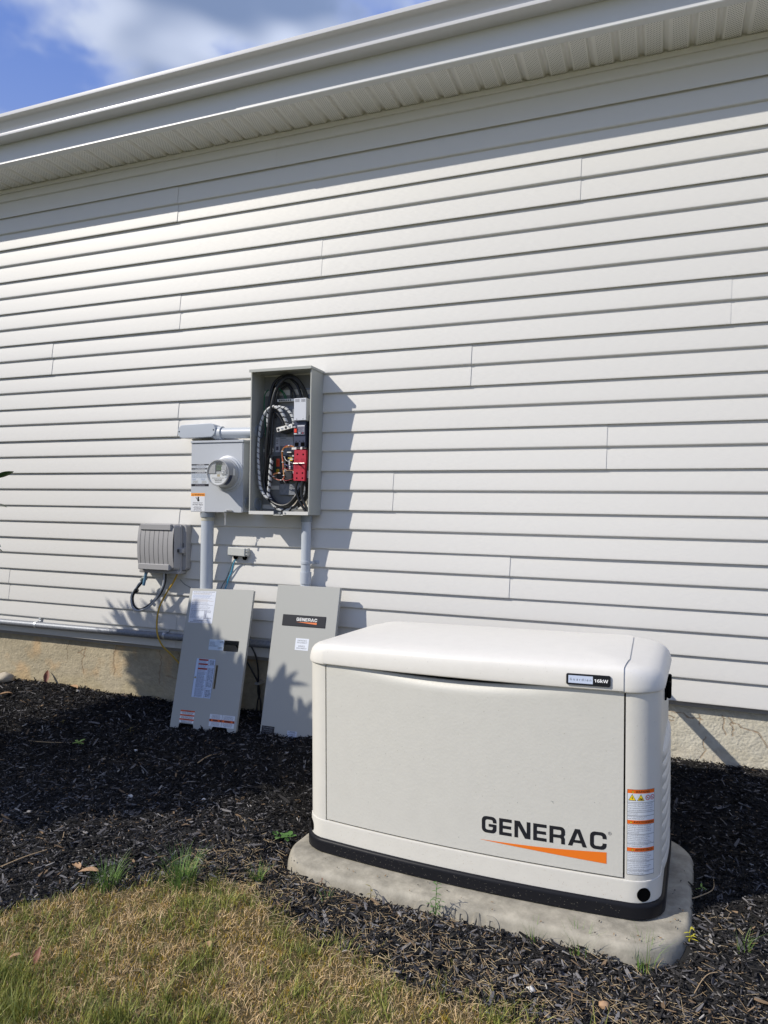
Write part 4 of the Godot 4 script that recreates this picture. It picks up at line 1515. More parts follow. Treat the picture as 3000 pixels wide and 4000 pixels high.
	for q in [[0.104, [-1.759, 0.962, -1.768, 0.917, -1.748, 0.858, -1.708, 0.800]], [0.108, [-1.730, 0.962, -1.734, 0.892, -1.716, 0.846, -1.690, 0.796]], [0.090, [-1.736, 0.962, -1.740, 0.895, -1.773, 0.834, -1.80, 0.818]], [0.07, [-1.712, 0.975, -1.708, 0.92, -1.735, 0.855, -1.775, 0.825]]]:
		cable("load_cable", b, path(q[0], q[1]), 0.0068, M.black_cable, 8, 10)
	taped("taped_cable", b, path(0.092, [-1.793, 1.255, -1.800, 1.285, -1.815, 1.312, -1.842, 1.338, -1.868, 1.345, -1.888, 1.350]), 0.0078, 0.024, 0.75)
	taped("taped_cable", b, [Vector3(-1.832, 1.255, 0.094), Vector3(-1.846, 1.290, 0.100), Vector3(-1.866, 1.325, 0.104), Vector3(-1.894, 1.345, 0.104), Vector3(-1.922, 1.348, 0.100), Vector3(-1.944, 1.330, 0.095), Vector3(-1.950, 1.290, 0.092), Vector3(-1.947, 1.245, 0.09), Vector3(-1.944, 1.205, 0.084), Vector3(-1.940, 1.12, 0.07)], 0.0092, 0.028, 0.72)
	taped("taped_cable", b, path(0.102, [-1.912, 1.352, -1.942, 1.338, -1.966, 1.312, -1.988, 1.258, -1.998, 1.178, -2.000, 1.096, -1.994, 1.014, -1.984, 0.931, -1.964, 0.892, -1.938, 0.868]), 0.0075, 0.029, 0.80)
	taped("taped_cable", b, path(0.085, [-1.926, 1.080, -1.934, 1.010, -1.938, 0.945, -1.945, 0.893, -1.93, 0.86]), 0.0095, 0.030, 0.62)
	taped("taped_cable", b, path(0.080, [-1.925, 0.848, -1.895, 0.818, -1.850, 0.807, -1.805, 0.812, -1.77, 0.822]), 0.0085, 0.046, 0.66)
	cable("ground_wire", b, path(0.034, [-1.872, 1.398, -1.888, 1.432, -1.920, 1.458]), 0.0028, M.green_wire)
	cable("ground_wire", b, path(0.033, [-1.880, 1.398, -1.897, 1.432, -1.926, 1.456]), 0.0028, M.green_wire)
	cable("ground_wire", b, path(0.045, [-1.978, 1.452, -2.000, 1.424, -2.003, 1.362, -1.994, 1.255, -1.99, 1.2]), 0.0032, M.green_wire)
	# small control wiring
	var har := [-1.800, 1.140, -1.824, 1.146, -1.851, 1.142, -1.871, 1.120, -1.868, 1.063, -1.860, 1.000, -1.858, 0.982, -1.870, 0.967, -1.890, 0.965, -1.915, 0.975, -1.924, 0.990, -1.912, 1.000, -1.885, 1.003]
	for i in 6:
		var pts := path(0.072, har)
		for k in pts.size(): pts[k] += Vector3(rng.randf_range(-0.0026, 0.0026), rng.randf_range(-0.0026, 0.0026), rng.randf_range(-0.003, 0.003))
		cable("control_wire", b, pts, 0.0013, [M.orange_wire, M.tan_wire, M.orange_wire, M.tan_wire, M.yellow_cable, M.red][i], 6, 5)
	for i in 9:
		var a := Vector3(rng.randf_range(-1.872, -1.855), rng.randf_range(0.965, 1.14), 0.072)
		var d := Vector3(rng.randf_range(-1.80, -1.782), a.y + rng.randf_range(-0.06, 0.01), rng.randf_range(0.06, 0.09))
		cable("control_wire", b, [a, a.lerp(d, 0.4) + Vector3(0, rng.randf_range(-0.02, 0.012), 0.014), d], 0.0010, [M.purple_wire, M.red, M.black_cable, M.orange_wire, M.white_ink, M.purple_wire, M.black_cable, M.tan_wire, M.red][i], 6, 5)
	for q in [[-1.868, 1.117], [-1.866, 1.06], [-1.858, 0.99], [-1.875, 0.966], [-1.922, 0.985], [-1.885, 1.003], [-1.83, 1.147]]:
		mb = MB.new()
		mb.box(Vector3(q[0] - 0.004, q[1] - 0.002, 0.066), Vector3(q[0] + 0.005, q[1] + 0.002, 0.080), 0.0008)
		part("cable_tie", mb, M.white_ink, b)

# ------------------------------------------------------------------ meter box
func build_meter_box() -> void:
	var b := thing("meter_box", "pale grey meter cabinet with round glass electric meter and yellow key seal below", "meter box")
	var xl := -2.4185
	var xr := -2.0830
	var yb := 0.7905
	var yt := 1.1660
	var zf := 0.115
	var mb := MB.new()
	mb.box(Vector3(xl + 0.003, yb + 0.002, 0.0135), Vector3(xr - 0.001, yt, zf - 0.0025), 0.001)
	part("cabinet", mb, M.meter_grey, b)
	mb = MB.new()
	mb.box(Vector3(xl + 0.001, yb, zf - 0.002), Vector3(xr - 0.006, yt - 0.001, zf), 0.0008)
	mb.box(Vector3(xl + 0.001, yb - 0.0008, zf - 0.012), Vector3(xr - 0.006, yb, zf - 0.0005))
	part("front_panel", mb, M.meter_grey, b)
	mb = MB.new()
	mb.box(Vector3(xl - 0.002, yt + 0.0005, 0.0125), Vector3(xr + 0.002, yt + 0.0125, zf + 0.006), 0.0015)
	part("rain_cap", mb, M.meter_grey, b)
	mb = MB.new()
	mb.lathe(PackedVector2Array([Vector2(0.031, 0.0), Vector2(0.031, 0.009), Vector2(0.026, 0.0105), Vector2(0.0001, 0.0105)]), 22, Transform3D(Basis(Vector3.UP, PI / 2), Vector3(xr - 0.001, 0.842, 0.066)))
	part("side_hub", mb, M.pvc_dark, b)
	# meter: pan flange, ring, barrel, dial
	var c := Vector3(-2.179, 0.9965, zf)
	mb = MB.new()
	mb.lathe(PackedVector2Array([Vector2(0.0985, 0.0), Vector2(0.0975, 0.004), Vector2(0.0915, 0.0065), Vector2(0.0895, 0.0075), Vector2(0.0880, 0.017), Vector2(0.0850, 0.019), Vector2(0.074, 0.019)]), 48, Transform3D(Basis(), c))
	var ring_p := part("meter_ring", mb, M.meter_grey, b)
	mb = MB.new()
	mb.lathe(PackedVector2Array([Vector2(0.080, 0.012), Vector2(0.080, 0.028), Vector2(0.0745, 0.033), Vector2(0.0715, 0.066), Vector2(0.0702, 0.092), Vector2(0.0690, 0.0955), Vector2(0.0655, 0.0960), Vector2(0.0640, 0.0945), Vector2(0.0640, 0.086), Vector2(0.0001, 0.086)]), 48, Transform3D(Basis(), c))
	var me := part("meter", mb, M.meter_plastic, b)
	# dial plate print
	var w := 256
	var im := blank(w, w, Color(0.55, 0.56, 0.56))
	bar(im, 0, 140, 256, 116, Color(0.86, 0.87, 0.87))
	bar(im, 0, 20, 92, 122, Color(0.66, 0.67, 0.67))
	bar(im, 96, 18, 80, 96, Color(0.20, 0.22, 0.21))
	bar(im, 100, 44, 72, 56, Color(0.30, 0.38, 0.28))
	write_on(im, "0535", Rect2(108, 52, 58, 30), Color(0.12, 0.2, 0.12))
	bar(im, 104, 114, 70, 30, Color(0.72, 0.73, 0.73))
	bar(im, 112, 144, 36, 26, Color(0.74, 0.68, 0.55))
	for i in 3: bar(im, 112 + i * 12, 144, 2, 26, Color(0.3, 0.3, 0.3))
	micro(im, Rect2(50, 178, 160, 12), 1, Color(0.1, 0.1, 0.1), 0.8)
	micro(im, Rect2(76, 194, 110, 10), 1, Color(0.1, 0.1, 0.1), 0.9)
	for i in 40: bar(im, 84 + i * 2.2, 207, rng.randi_range(1, 2), 9, Color(0.15, 0.15, 0.15))
	micro(im, Rect2(84, 222, 96, 12), 1, Color(0.1, 0.1, 0.1), 0.8)
	mb = MB.new()
	for i in 40:
		var a0 := TAU * i / 40
		var a1 := TAU * (i + 1) / 40
		var r := 0.0638
		var p0 := Vector3(cos(a0), sin(a0), 0) * r
		var p1 := Vector3(cos(a1), sin(a1), 0) * r
		mb.tri(c + Vector3(0, 0, 0.0868), c + p1 + Vector3(0, 0, 0.0868), c + p0 + Vector3(0, 0, 0.0868), Vector2(0.5, 0.5), Vector2(0.5 + cos(a1) * 0.5, 0.5 - sin(a1) * 0.5), Vector2(0.5 + cos(a0) * 0.5, 0.5 - sin(a0) * 0.5))
	part("dial", mb, printed(im, 0.35), me)
	mb = MB.new()
	mb.box(c + Vector3(-0.060, -0.004, 0.087), c + Vector3(-0.018, 0.044, 0.0905), 0.001)
	mb.box(c + Vector3(0.022, -0.012, 0.087), c + Vector3(0.052, 0.040, 0.0905), 0.001)
	part("meter_frame", mb, M.meter_plastic, me)
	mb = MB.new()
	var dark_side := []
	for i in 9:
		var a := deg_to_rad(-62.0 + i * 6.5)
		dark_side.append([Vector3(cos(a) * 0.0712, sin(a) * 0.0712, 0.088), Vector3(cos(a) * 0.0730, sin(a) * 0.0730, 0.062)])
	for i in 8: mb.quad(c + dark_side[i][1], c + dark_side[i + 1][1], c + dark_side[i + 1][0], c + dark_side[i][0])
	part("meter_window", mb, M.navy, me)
	mb = MB.new()
	mb.quad(c + Vector3(0.0742, 0.022, 0.045), c + Vector3(0.0738, 0.028, 0.062), c + Vector3(0.0738, -0.012, 0.062), c + Vector3(0.0745, -0.012, 0.045))
	part("barcode_tag", mb, M.white_ink, me)
	mb = MB.new()
	mb.lathe(PackedVector2Array([Vector2(0.0660, 0.0945), Vector2(0.0640, 0.0975), Vector2(0.0560, 0.0990), Vector2(0.0001, 0.0995)]), 40, Transform3D(Basis(), c))
	part("meter_glass", mb, M.glass, me)
	mb = MB.new()                                                     # twisted wire seal with its bright tag
	mb.tube(smooth([c + Vector3(0.030, 0.030, 0.1000), c + Vector3(0.036, 0.012, 0.106), c + Vector3(0.044, -0.002, 0.101), c + Vector3(0.050, -0.006, 0.098)], 6), 0.0014, 5)
	mb.tube(smooth([c + Vector3(0.022, -0.008, 0.101), c + Vector3(0.032, 0.004, 0.107), c + Vector3(0.044, 0.010, 0.104), c + Vector3(0.052, 0.014, 0.099)], 6), 0.0014, 5)
	mb.box(c + Vector3(0.030, -0.004, 0.102), c + Vector3(0.042, 0.010, 0.106), 0.001)
	part("wire_seal", mb, M.white_ink, me)
	# labels
	im = blank(230, 300, Color(0.47, 0.49, 0.53))
	var dark := Color(0.08, 0.08, 0.13)
	for q in [[0, "WARNING"], [55, "AVERTISSEMENT"], [108, "ADVERTENCIA"]]:
		bar(im, 0, q[0], 230, 18, dark)
		alert(im, Vector2(76 if q[0] == 0 else 60, q[0] + 10), 8, Color.WHITE, dark)
		write_on(im, q[1], Rect2(90 if q[0] == 0 else 74, q[0] + 3, 110, 12), Color(0.9, 0.9, 0.9), true, -1)
	for q in [[18, 37], [73, 35], [126, 142]]: bar(im, 0, q[0], 230, q[1], Color(0.78, 0.80, 0.83))
	micro(im, Rect2(6, 22, 216, 30), 3, Color(0.25, 0.25, 0.3), 0.6, 0.2)
	micro(im, Rect2(6, 78, 216, 26), 3, Color(0.45, 0.38, 0.2), 0.6, 0.2)
	micro(im, Rect2(6, 130, 216, 60), 6, Color(0.28, 0.36, 0.45), 0.6, 0.2)
	micro(im, Rect2(14, 196, 60, 24), 3, Color(0.25, 0.35, 0.55), 0.6); micro(im, Rect2(130, 196, 60, 24), 3, Color(0.25, 0.35, 0.55), 0.6)
	micro(im, Rect2(18, 224, 80, 40), 5, Color(0.35, 0.32, 0.25), 0.55); micro(im, Rect2(140, 224, 70, 40), 5, Color(0.35, 0.32, 0.25), 0.55)
	bar(im, 0, 268, 230, 32, dark)
	micro(im, Rect2(50, 272, 130, 24), 3, Color(0.75, 0.75, 0.78), 0.6, 0.1, true)
	sticker("rating_label", b, im, -2.4155, 0.9300, -2.3015, 1.0510, zf + 0.0006)
	im = blank(180, 240, Color(0.88, 0.89, 0.90))
	bar(im, 0, 0, 180, 42, Color(0.96, 0.62, 0.25))
	alert(im, Vector2(26, 23), 15, Color(0.96, 0.62, 0.25), Color(0.2, 0.07, 0.03))
	write_on(im, "WARNING", Rect2(46, 10, 126, 24), Color(0.25, 0.08, 0.03))
	for q in [[88, 48, 18, 40], [84, 86, 26, 24], [66, 52, 4, 22], [70, 72, 10, 4], [78, 60, 6, 30]]: bar(im, q[0], q[1], q[2], q[3], Color(0.07, 0.07, 0.1))
	fill_tri(im, Vector2(58, 48), Vector2(72, 64), Vector2(66, 70), Color(0.07, 0.07, 0.1))
	micro(im, Rect2(22, 122, 136, 18), 2, Color(0.15, 0.15, 0.2), 0.65, 0.15, true)
	write_on(im, "Do Not Open", Rect2(24, 144, 132, 26), Color(0.08, 0.08, 0.12))
	micro(im, Rect2(34, 176, 112, 58), 5, Color(0.2, 0.2, 0.25), 0.6, 0.35, true)
	sticker("warning_label", b, im, -2.4165, 0.7935, -2.3250, 0.8925, zf + 0.0006)
	# hasp and hanging key seal
	mb = MB.new()
	mb.box(Vector3(-2.195, 0.790, zf), Vector3(-2.176, 0.795, zf + 0.010), 0.001)
	mb.box(Vector3(-2.182, 0.793, zf + 0.001), Vector3(-2.148, 0.803, zf + 0.006), 0.0015)
	mb.lathe(PackedVector2Array([Vector2(0.0065, 0), Vector2(0.0065, 0.003), Vector2(0.0001, 0.0035)]), 12, Transform3D(Basis(), Vector3(-2.150, 0.797, zf + 0.004)))
	part("hasp", mb, M.steel, b)
	mb = MB.new()
	mb.tube(smooth([Vector3(-2.190, 0.790, zf + 0.004), Vector3(-2.1935, 0.780, zf + 0.006), Vector3(-2.1885, 0.772, zf + 0.006), Vector3(-2.1835, 0.780, zf + 0.006), Vector3(-2.186, 0.789, zf + 0.004)], 5), 0.0016, 6)
	mb.box(Vector3(-2.190, 0.757, zf + 0.004), Vector3(-2.187, 0.773, zf + 0.006))
	mb.box(Vector3(-2.1918, 0.720, zf + 0.002), Vector3(-2.1850, 0.758, zf + 0.006), 0.0008)
	part("seal_tag", mb, M.meter_plastic, b)

# ------------------------------------------------------------------ conduits
func build_conduits() -> void:
	# pull elbow and pipe into the transfer switch
	var t := thing("conduit_elbow", "grey plastic conduit pull elbow with oval cover and pipe above the meter box", "conduit")
	var mb := MB.new()
	mb.tube(PackedVector3Array([Vector3(-2.30, 1.2225, 0.073), Vector3(-2.0235, 1.2205, 0.072)]), 0.0300, 24, false)
	part("pipe", mb, M.pvc, t, 60.0)
	mb = MB.new()
	mb.lathe(PackedVector2Array([Vector2(0.0305, 0.0), Vector2(0.0372, 0.0), Vector2(0.0372, 0.040), Vector2(0.034, 0.046), Vector2(0.0305, 0.047)]), 26, Transform3D(Basis(Vector3.UP, -PI / 2), Vector3(-2.243, 1.2225, 0.073)))
	part("hub", mb, M.pvc, t, 50.0)
	var oval := func(hx: float, hy: float, lean: float) -> PackedVector2Array:
		var o := PackedVector2Array()
		for i in 28:
			var a := TAU * i / 28
			var p := Vector2(cos(a), sin(a)) * hy
			p.x += (hx - hy) * (1.0 if cos(a) > 0 else -1.0)
			o.append(p.rotated(lean))
		return o
	mb = MB.new()
	var rings := []
	for e in [[0.0135, 0.128, 0.028, 0.0], [0.05, 0.128, 0.034, 0.0], [0.085, 0.124, 0.037, 0.0], [0.108, 0.122, 0.0372, 0.0]]:
		var r := PackedVector3Array()
		for p in oval.call(e[1], e[2], 0.018): r.append(Vector3(-2.389 + p.x, 1.2345 + p.y, e[0]))
		rings.append(r)
	mb.loft(rings, false, true)
	part("body", mb, M.pvc, t, 35.0)
	mb = MB.new()
	rings = []
	for e in [[0.1085, 0.1235], [0.1120, 0.1240], [0.1140, 0.1228], [0.1150, 0.1195]]:
		var r := PackedVector3Array()
		for p in oval.call(e[1], 0.0380 - (0.124 - e[1]), 0.018): r.append(Vector3(-2.389 + p.x, 1.2345 + p.y, e[0]))
		rings.append(r)
	mb.loft(rings, false, true)
	part("cover_plate", mb, M.pvc, t, 30.0)
	for x in [-0.1135, 0.1135]:
		mb = MB.new()
		mb.lathe(PackedVector2Array([Vector2(0.0040, 0), Vector2(0.0040, 0.0008), Vector2(0.0001, 0.0008)]), 10, Transform3D(Basis(), Vector3(-2.389 + x, 1.2345 + x * 0.018, 0.1149)))
		part("screw", mb, M.dark, t)
	# riser below the meter box
	t = thing("conduit_riser", "wide grey plastic conduit riser coming down from the meter box behind the left cover", "conduit", Transform3D(), "grey conduit risers")
	mb = MB.new()
	mb.tube(PackedVector3Array([Vector3(-2.3365, 0.762, 0.072), Vector3(-2.3395, -0.55, 0.070)]), 0.0345, 26, false)
	part("pipe", mb, M.pvc, t, 60.0)
	mb = MB.new()
	mb.lathe(PackedVector2Array([Vector2(0.0352, 0.0), Vector2(0.0400, 0.0), Vector2(0.0405, 0.028), Vector2(0.036, 0.028)]), 26, Transform3D(Basis(Vector3.RIGHT, -PI / 2), Vector3(-2.336, 0.7605, 0.072)))
	part("hub", mb, M.pvc_dark, t)
	mb = MB.new()
	mb.lathe(PackedVector2Array([Vector2(0.0350, 0.0), Vector2(0.0354, 0.002), Vector2(0.0354, 0.018), Vector2(0.035, 0.019)]), 26, Transform3D(Basis(Vector3.RIGHT, -PI / 2), Vector3(-2.3365, 0.741, 0.072)))
	part("primer_band", mb, mat(0.52, 0.50, 0.40, 0.5), t)
	# riser below the transfer switch
	t = thing("conduit_riser", "narrower grey conduit riser with coupling and strap under the open transfer switch", "conduit", Transform3D(), "grey conduit risers")
	mb = MB.new()
	mb.tube(PackedVector3Array([Vector3(-1.7265, 0.783, 0.060), Vector3(-1.7225, -0.5, 0.060)]), 0.0255, 22, false)
	part("pipe", mb, M.pvc, t, 60.0)
	mb = MB.new()
	mb.lathe(PackedVector2Array([Vector2(0.0258, 0.0), Vector2(0.0298, 0.0), Vector2(0.0300, 0.0610), Vector2(0.0258, 0.0615)]), 24, Transform3D(Basis(Vector3.RIGHT, -PI / 2), Vector3(-1.7245, 0.4235, 0.060)))
	part("coupling", mb, M.pvc, t)
	mb = MB.new()
	mb.lathe(PackedVector2Array([Vector2(0.0258, 0.0), Vector2(0.0302, 0.0), Vector2(0.0305, 0.0340), Vector2(0.0258, 0.0345)]), 24, Transform3D(Basis(Vector3.RIGHT, -PI / 2), Vector3(-1.7262, 0.7475, 0.060)))
	part("hub", mb, M.pvc_dark, t)
	mb = MB.new()
	mb.lathe(PackedVector2Array([Vector2(0.0257, 0.0), Vector2(0.0290, 0.001), Vector2(0.0290, 0.0150), Vector2(0.0257, 0.016)]), 22, Transform3D(Basis(Vector3.RIGHT, -PI / 2), Vector3(-1.7245, 0.5270, 0.060)))
	mb.box(Vector3(-1.696, 0.528, 0.010), Vector3(-1.690, 0.542, 0.064), 0.001)
	mb.box(Vector3(-1.696, 0.527, 0.012), Vector3(-1.668, 0.545, 0.018), 0.002)
	mb.lathe(PackedVector2Array([Vector2(0.006, 0), Vector2(0.006, 0.004), Vector2(0.0001, 0.005)]), 10, Transform3D(Basis(), Vector3(-1.679, 0.536, 0.018)))
	part("strap", mb, M.pvc, t)
	# steel conduit along the bottom of the wall
	t = thing("steel_conduit", "long galvanized steel conduit strapped along the bottom of the siding", "conduit")
	mb = MB.new()
	var p := PackedVector3Array()
	for q in [[-8.0, 0.028], [-5.0, 0.0495], [-3.95, 0.0590], [-3.30, 0.0635], [-2.54, 0.0705], [-2.0, 0.0775], [-1.60, 0.082]]: p.append(Vector3(q[0], q[1], 0.040))
	mb.tube(p, 0.0200, 20, true)
	part("pipe", mb, M.zinc, t, 60.0)
	for x in [-3.63, -2.640, -1.72]:
		var y := lerpf(0.0590, 0.0780, clampf((x + 3.95) / 1.95, 0, 1.2))
		mb = MB.new()
		mb.tube(PackedVector3Array([Vector3(x - 0.008, y, 0.040), Vector3(x + 0.008, y, 0.040)]), 0.0216, 20, true)
		mb.box(Vector3(x - 0.010, y + 0.019, 0.012), Vector3(x + 0.010, y + 0.043, 0.0155), 0.0006)
		mb.box(Vector3(x - 0.008, y + 0.010, 0.014), Vector3(x + 0.008, y + 0.022, 0.036), 0.001)
		mb.lathe(PackedVector2Array([Vector2(0.0045, 0), Vector2(0.0045, 0.003), Vector2(0.0001, 0.004)]), 8, Transform3D(Basis(), Vector3(x, y + 0.032, 0.0155)))
		part("strap", mb, M.galv, t)
	# stub out of the wall behind the generator; its shadow falls across the foundation
	t = thing("gas_pipe", "hidden pipe stub between house wall and generator back, casting the slanting shadow on the foundation", "pipe")
	mb = MB.new()
	mb.tube(PackedVector3Array([Vector3(-0.15, 0.21, 0.004), Vector3(-0.15, 0.21, 0.53)]), 0.0235, 18, true)
	part("pipe", mb, M.galv, t, 60.0)
	mb = MB.new()
	mb.lathe(PackedVector2Array([Vector2(0.024, 0.0), Vector2(0.042, 0.0), Vector2(0.042, 0.006), Vector2(0.028, 0.010), Vector2(0.024, 0.010)]), 20, Transform3D(Basis(), Vector3(-0.15, 0.21, 0.012)))
	part("wall_flange", mb, M.galv, t)

# ------------------------------------------------------------------ telecom boxes
func build_telecom() -> void:
	var b := thing("telecom_box", "grey plastic telecom box with ribbed bulging lid left of the meter riser", "telecom box")
	var mb := MB.new()
	var rr := func(hx: float, hy: float, r: float) -> PackedVector2Array:
		var o := PackedVector2Array()
		for q in [[1, 1, 0.0], [-1, 1, 90.0], [-1, -1, 180.0], [1, -1, 270.0]]:
			o.append_array(arc(Vector2(q[0] * (hx - r), q[1] * (hy - r)), r, q[2], q[2] + 90.0, 4))
		return o
	var rings := []
	for e in [[0.013, 0.152, 0.130], [0.052, 0.152, 0.130], [0.056, 0.150, 0.128]]:
		var r := PackedVector3Array()
		for p in rr.call(e[1], e[2], 0.018): r.append(Vector3(-2.640 + p.x, 0.587 + p.y, e[0]))
		rings.append(r)
	mb.loft(rings, false, true)
	part("back_case", mb, M.telecom, b, 35.0)
	# lid, bulging in the middle of its height
	mb = MB.new()
	rings = []
	for e in [[0.056, 0.137, 0.134, 0.0], [0.068, 0.137, 0.134, 0.0], [0.075, 0.134, 0.131, 0.0], [0.100, 0.1290, 0.1300, 0.35], [0.118, 0.1265, 0.1280, 0.9], [0.124, 0.1235, 0.1250, 1.0]]:
		var r := PackedVector3Array()
		for p in rr.call(e[1], e[2], 0.022): r.append(Vector3(-2.652 + p.x, 0.586 + p.y, e[0] - 0.016 * e[3] * pow(p.y / 0.13, 2)))
		rings.append(r)
	mb.loft(rings)
	var lid := b
	var last: PackedVector3Array = rings[rings.size() - 1]
	var lines := []
	for i in 17:
		var y := lerpf(-0.125, 0.125, i / 16.0)
		var l := PackedVector3Array()
		var inx := 0.1235 - (0.022 - sqrt(maxf(0.0, 0.022 * 0.022 - pow(maxf(absf(y) - 0.103, 0.0), 2))))
		for j in 15: l.append(Vector3(-2.652 + lerpf(-inx, inx, j / 14.0), 0.586 + y, 0.124 - 0.016 * pow(y / 0.13, 2) + 0.0003))
		lines.append(l)
	for i in 16: mb.strip(lines[i], lines[i + 1], false)
	var cov := part("lid", mb, M.telecom, lid, 35.0)
	# slot lines down the lid
	for i in 7:
		mb = MB.new()
		var x := -2.7555 + i * 0.0318
		for k in 12:
			var y0 := lerpf(-0.098, 0.098, k / 12.0)
			var y1 := lerpf(-0.098, 0.098, (k + 1) / 12.0)
			var z0 := 0.1250 - 0.016 * pow(y0 / 0.13, 2)
			var z1 := 0.1250 - 0.016 * pow(y1 / 0.13, 2)
			mb.quad(Vector3(x - 0.0012, 0.586 + y0, z0), Vector3(x + 0.0012, 0.586 + y0, z0), Vector3(x + 0.0012, 0.586 + y1, z1), Vector3(x - 0.0012, 0.586 + y1, z1))
		part("slot", mb, M.telecom_dark, cov)
	# bands across top and bottom
	mb = MB.new()
	mb.box(Vector3(-2.757, 0.682, 0.100), Vector3(-2.545, 0.7165, 0.1235), 0.003)
	part("band", mb, M.telecom, cov)
	mb = MB.new()
	mb.box(Vector3(-2.768, 0.457, 0.100), Vector3(-2.553, 0.4905, 0.1255), 0.003)
	part("band", mb, M.telecom, cov)
	# latch on the right
	mb = MB.new()
	mb.box(Vector3(-2.530, 0.436, 0.058), Vector3(-2.512, 0.715, 0.072), 0.003)
	mb.box(Vector3(-2.527, 0.555, 0.070), Vector3(-2.487, 0.583, 0.092), 0.004)
	mb.box(Vector3(-2.506, 0.543, 0.056), Vector3(-2.492, 0.590, 0.064), 0.002)
	part("latch", mb, M.telecom, b)
	mb = MB.new()
	mb.box(Vector3(-2.523, 0.560, 0.0918), Vector3(-2.507, 0.578, 0.0925))
	mb.box(Vector3(-2.503, 0.588, 0.0636), Vector3(-2.500, 0.612, 0.0650))
	part("latch_recess", mb, M.telecom_dark, b)
	mb = MB.new()
	mb.box(Vector3(-2.786, 0.436, 0.014), Vector3(-2.515, 0.456, 0.094), 0.003)
	part("cable_tray", mb, M.telecom, b)
	# small junction box
	b = thing("junction_box", "small pale grey junction box with two black cable glands between the risers", "junction box")
	mb = MB.new()
	mb.box(Vector3(-0.060, -0.0225, 0.0), Vector3(0.060, 0.0225, 0.026), 0.003)
	b.transform = Transform3D(Basis(Vector3.BACK, -0.035), Vector3(-2.156, 0.5745, 0.0128))
	part("case", mb, M.jbox, b)
	mb = MB.new()
	mb.box(Vector3(-0.062, -0.0235, 0.0262), Vector3(0.050, 0.0235, 0.038), 0.004)
	part("cover", mb, M.jbox, b)
	mb = MB.new()
	mb.box(Vector3(0.052, -0.012, 0.014), Vector3(0.0645, -0.006, 0.034), 0.001); mb.box(Vector3(0.052, 0.004, 0.014), Vector3(0.0645, 0.010, 0.034), 0.001)
	part("clip", mb, M.jbox, b)
	for x in [-0.022, 0.038]:
		mb = MB.new()
		mb.lathe(PackedVector2Array([Vector2(0.0125, 0.0), Vector2(0.0135, 0.006), Vector2(0.0120, 0.016), Vector2(0.006, 0.022), Vector2(0.0001, 0.022)]), 16, Transform3D(Basis(Vector3.RIGHT, PI / 2), Vector3(x, -0.021, 0.016)))
		part("cable_gland", mb, M.dark, b)

# ------------------------------------------------------------------ loose covers
func lean(tl: Vector3, tr: Vector3, bl: Vector3) -> Transform3D:
	var u := (tr - tl).normalized()
	var v := (tl - bl).normalized()
	v = (v - u * u.dot(v)).normalized()
	return Transform3D(Basis(u, v, u.cross(v)), bl)

func panel_of(mb: MB, outline2: PackedVector2Array, holes: Array, z0: float, z1: float) -> void:
	# bands split through every hole's middle, so that each piece is a simple polygon
	var cuts := [-1.0, 2.0]
	for h in holes: cuts.append(h.position.y + h.size.y * 0.5)
	cuts.sort()
	for i in cuts.size() - 1:
		var a: float = cuts[i]
		var b: float = cuts[i + 1]
		var band := PackedVector2Array([Vector2(-1, a), Vector2(2, a), Vector2(2, b), Vector2(-1, b)])
		for piece in Geometry2D.intersect_polygons(outline2, band):
			var todo := [piece]
			for h in holes:
				var r: Rect2 = h
				var hp := PackedVector2Array([r.position, r.position + Vector2(r.size.x, 0), r.end, r.position + Vector2(0, r.size.y)])
				var next := []
				for t in todo:
					for q in Geometry2D.clip_polygons(t, hp): next.append(q)
				todo = next
			for t in todo: mb.plate(t, z0, z1)

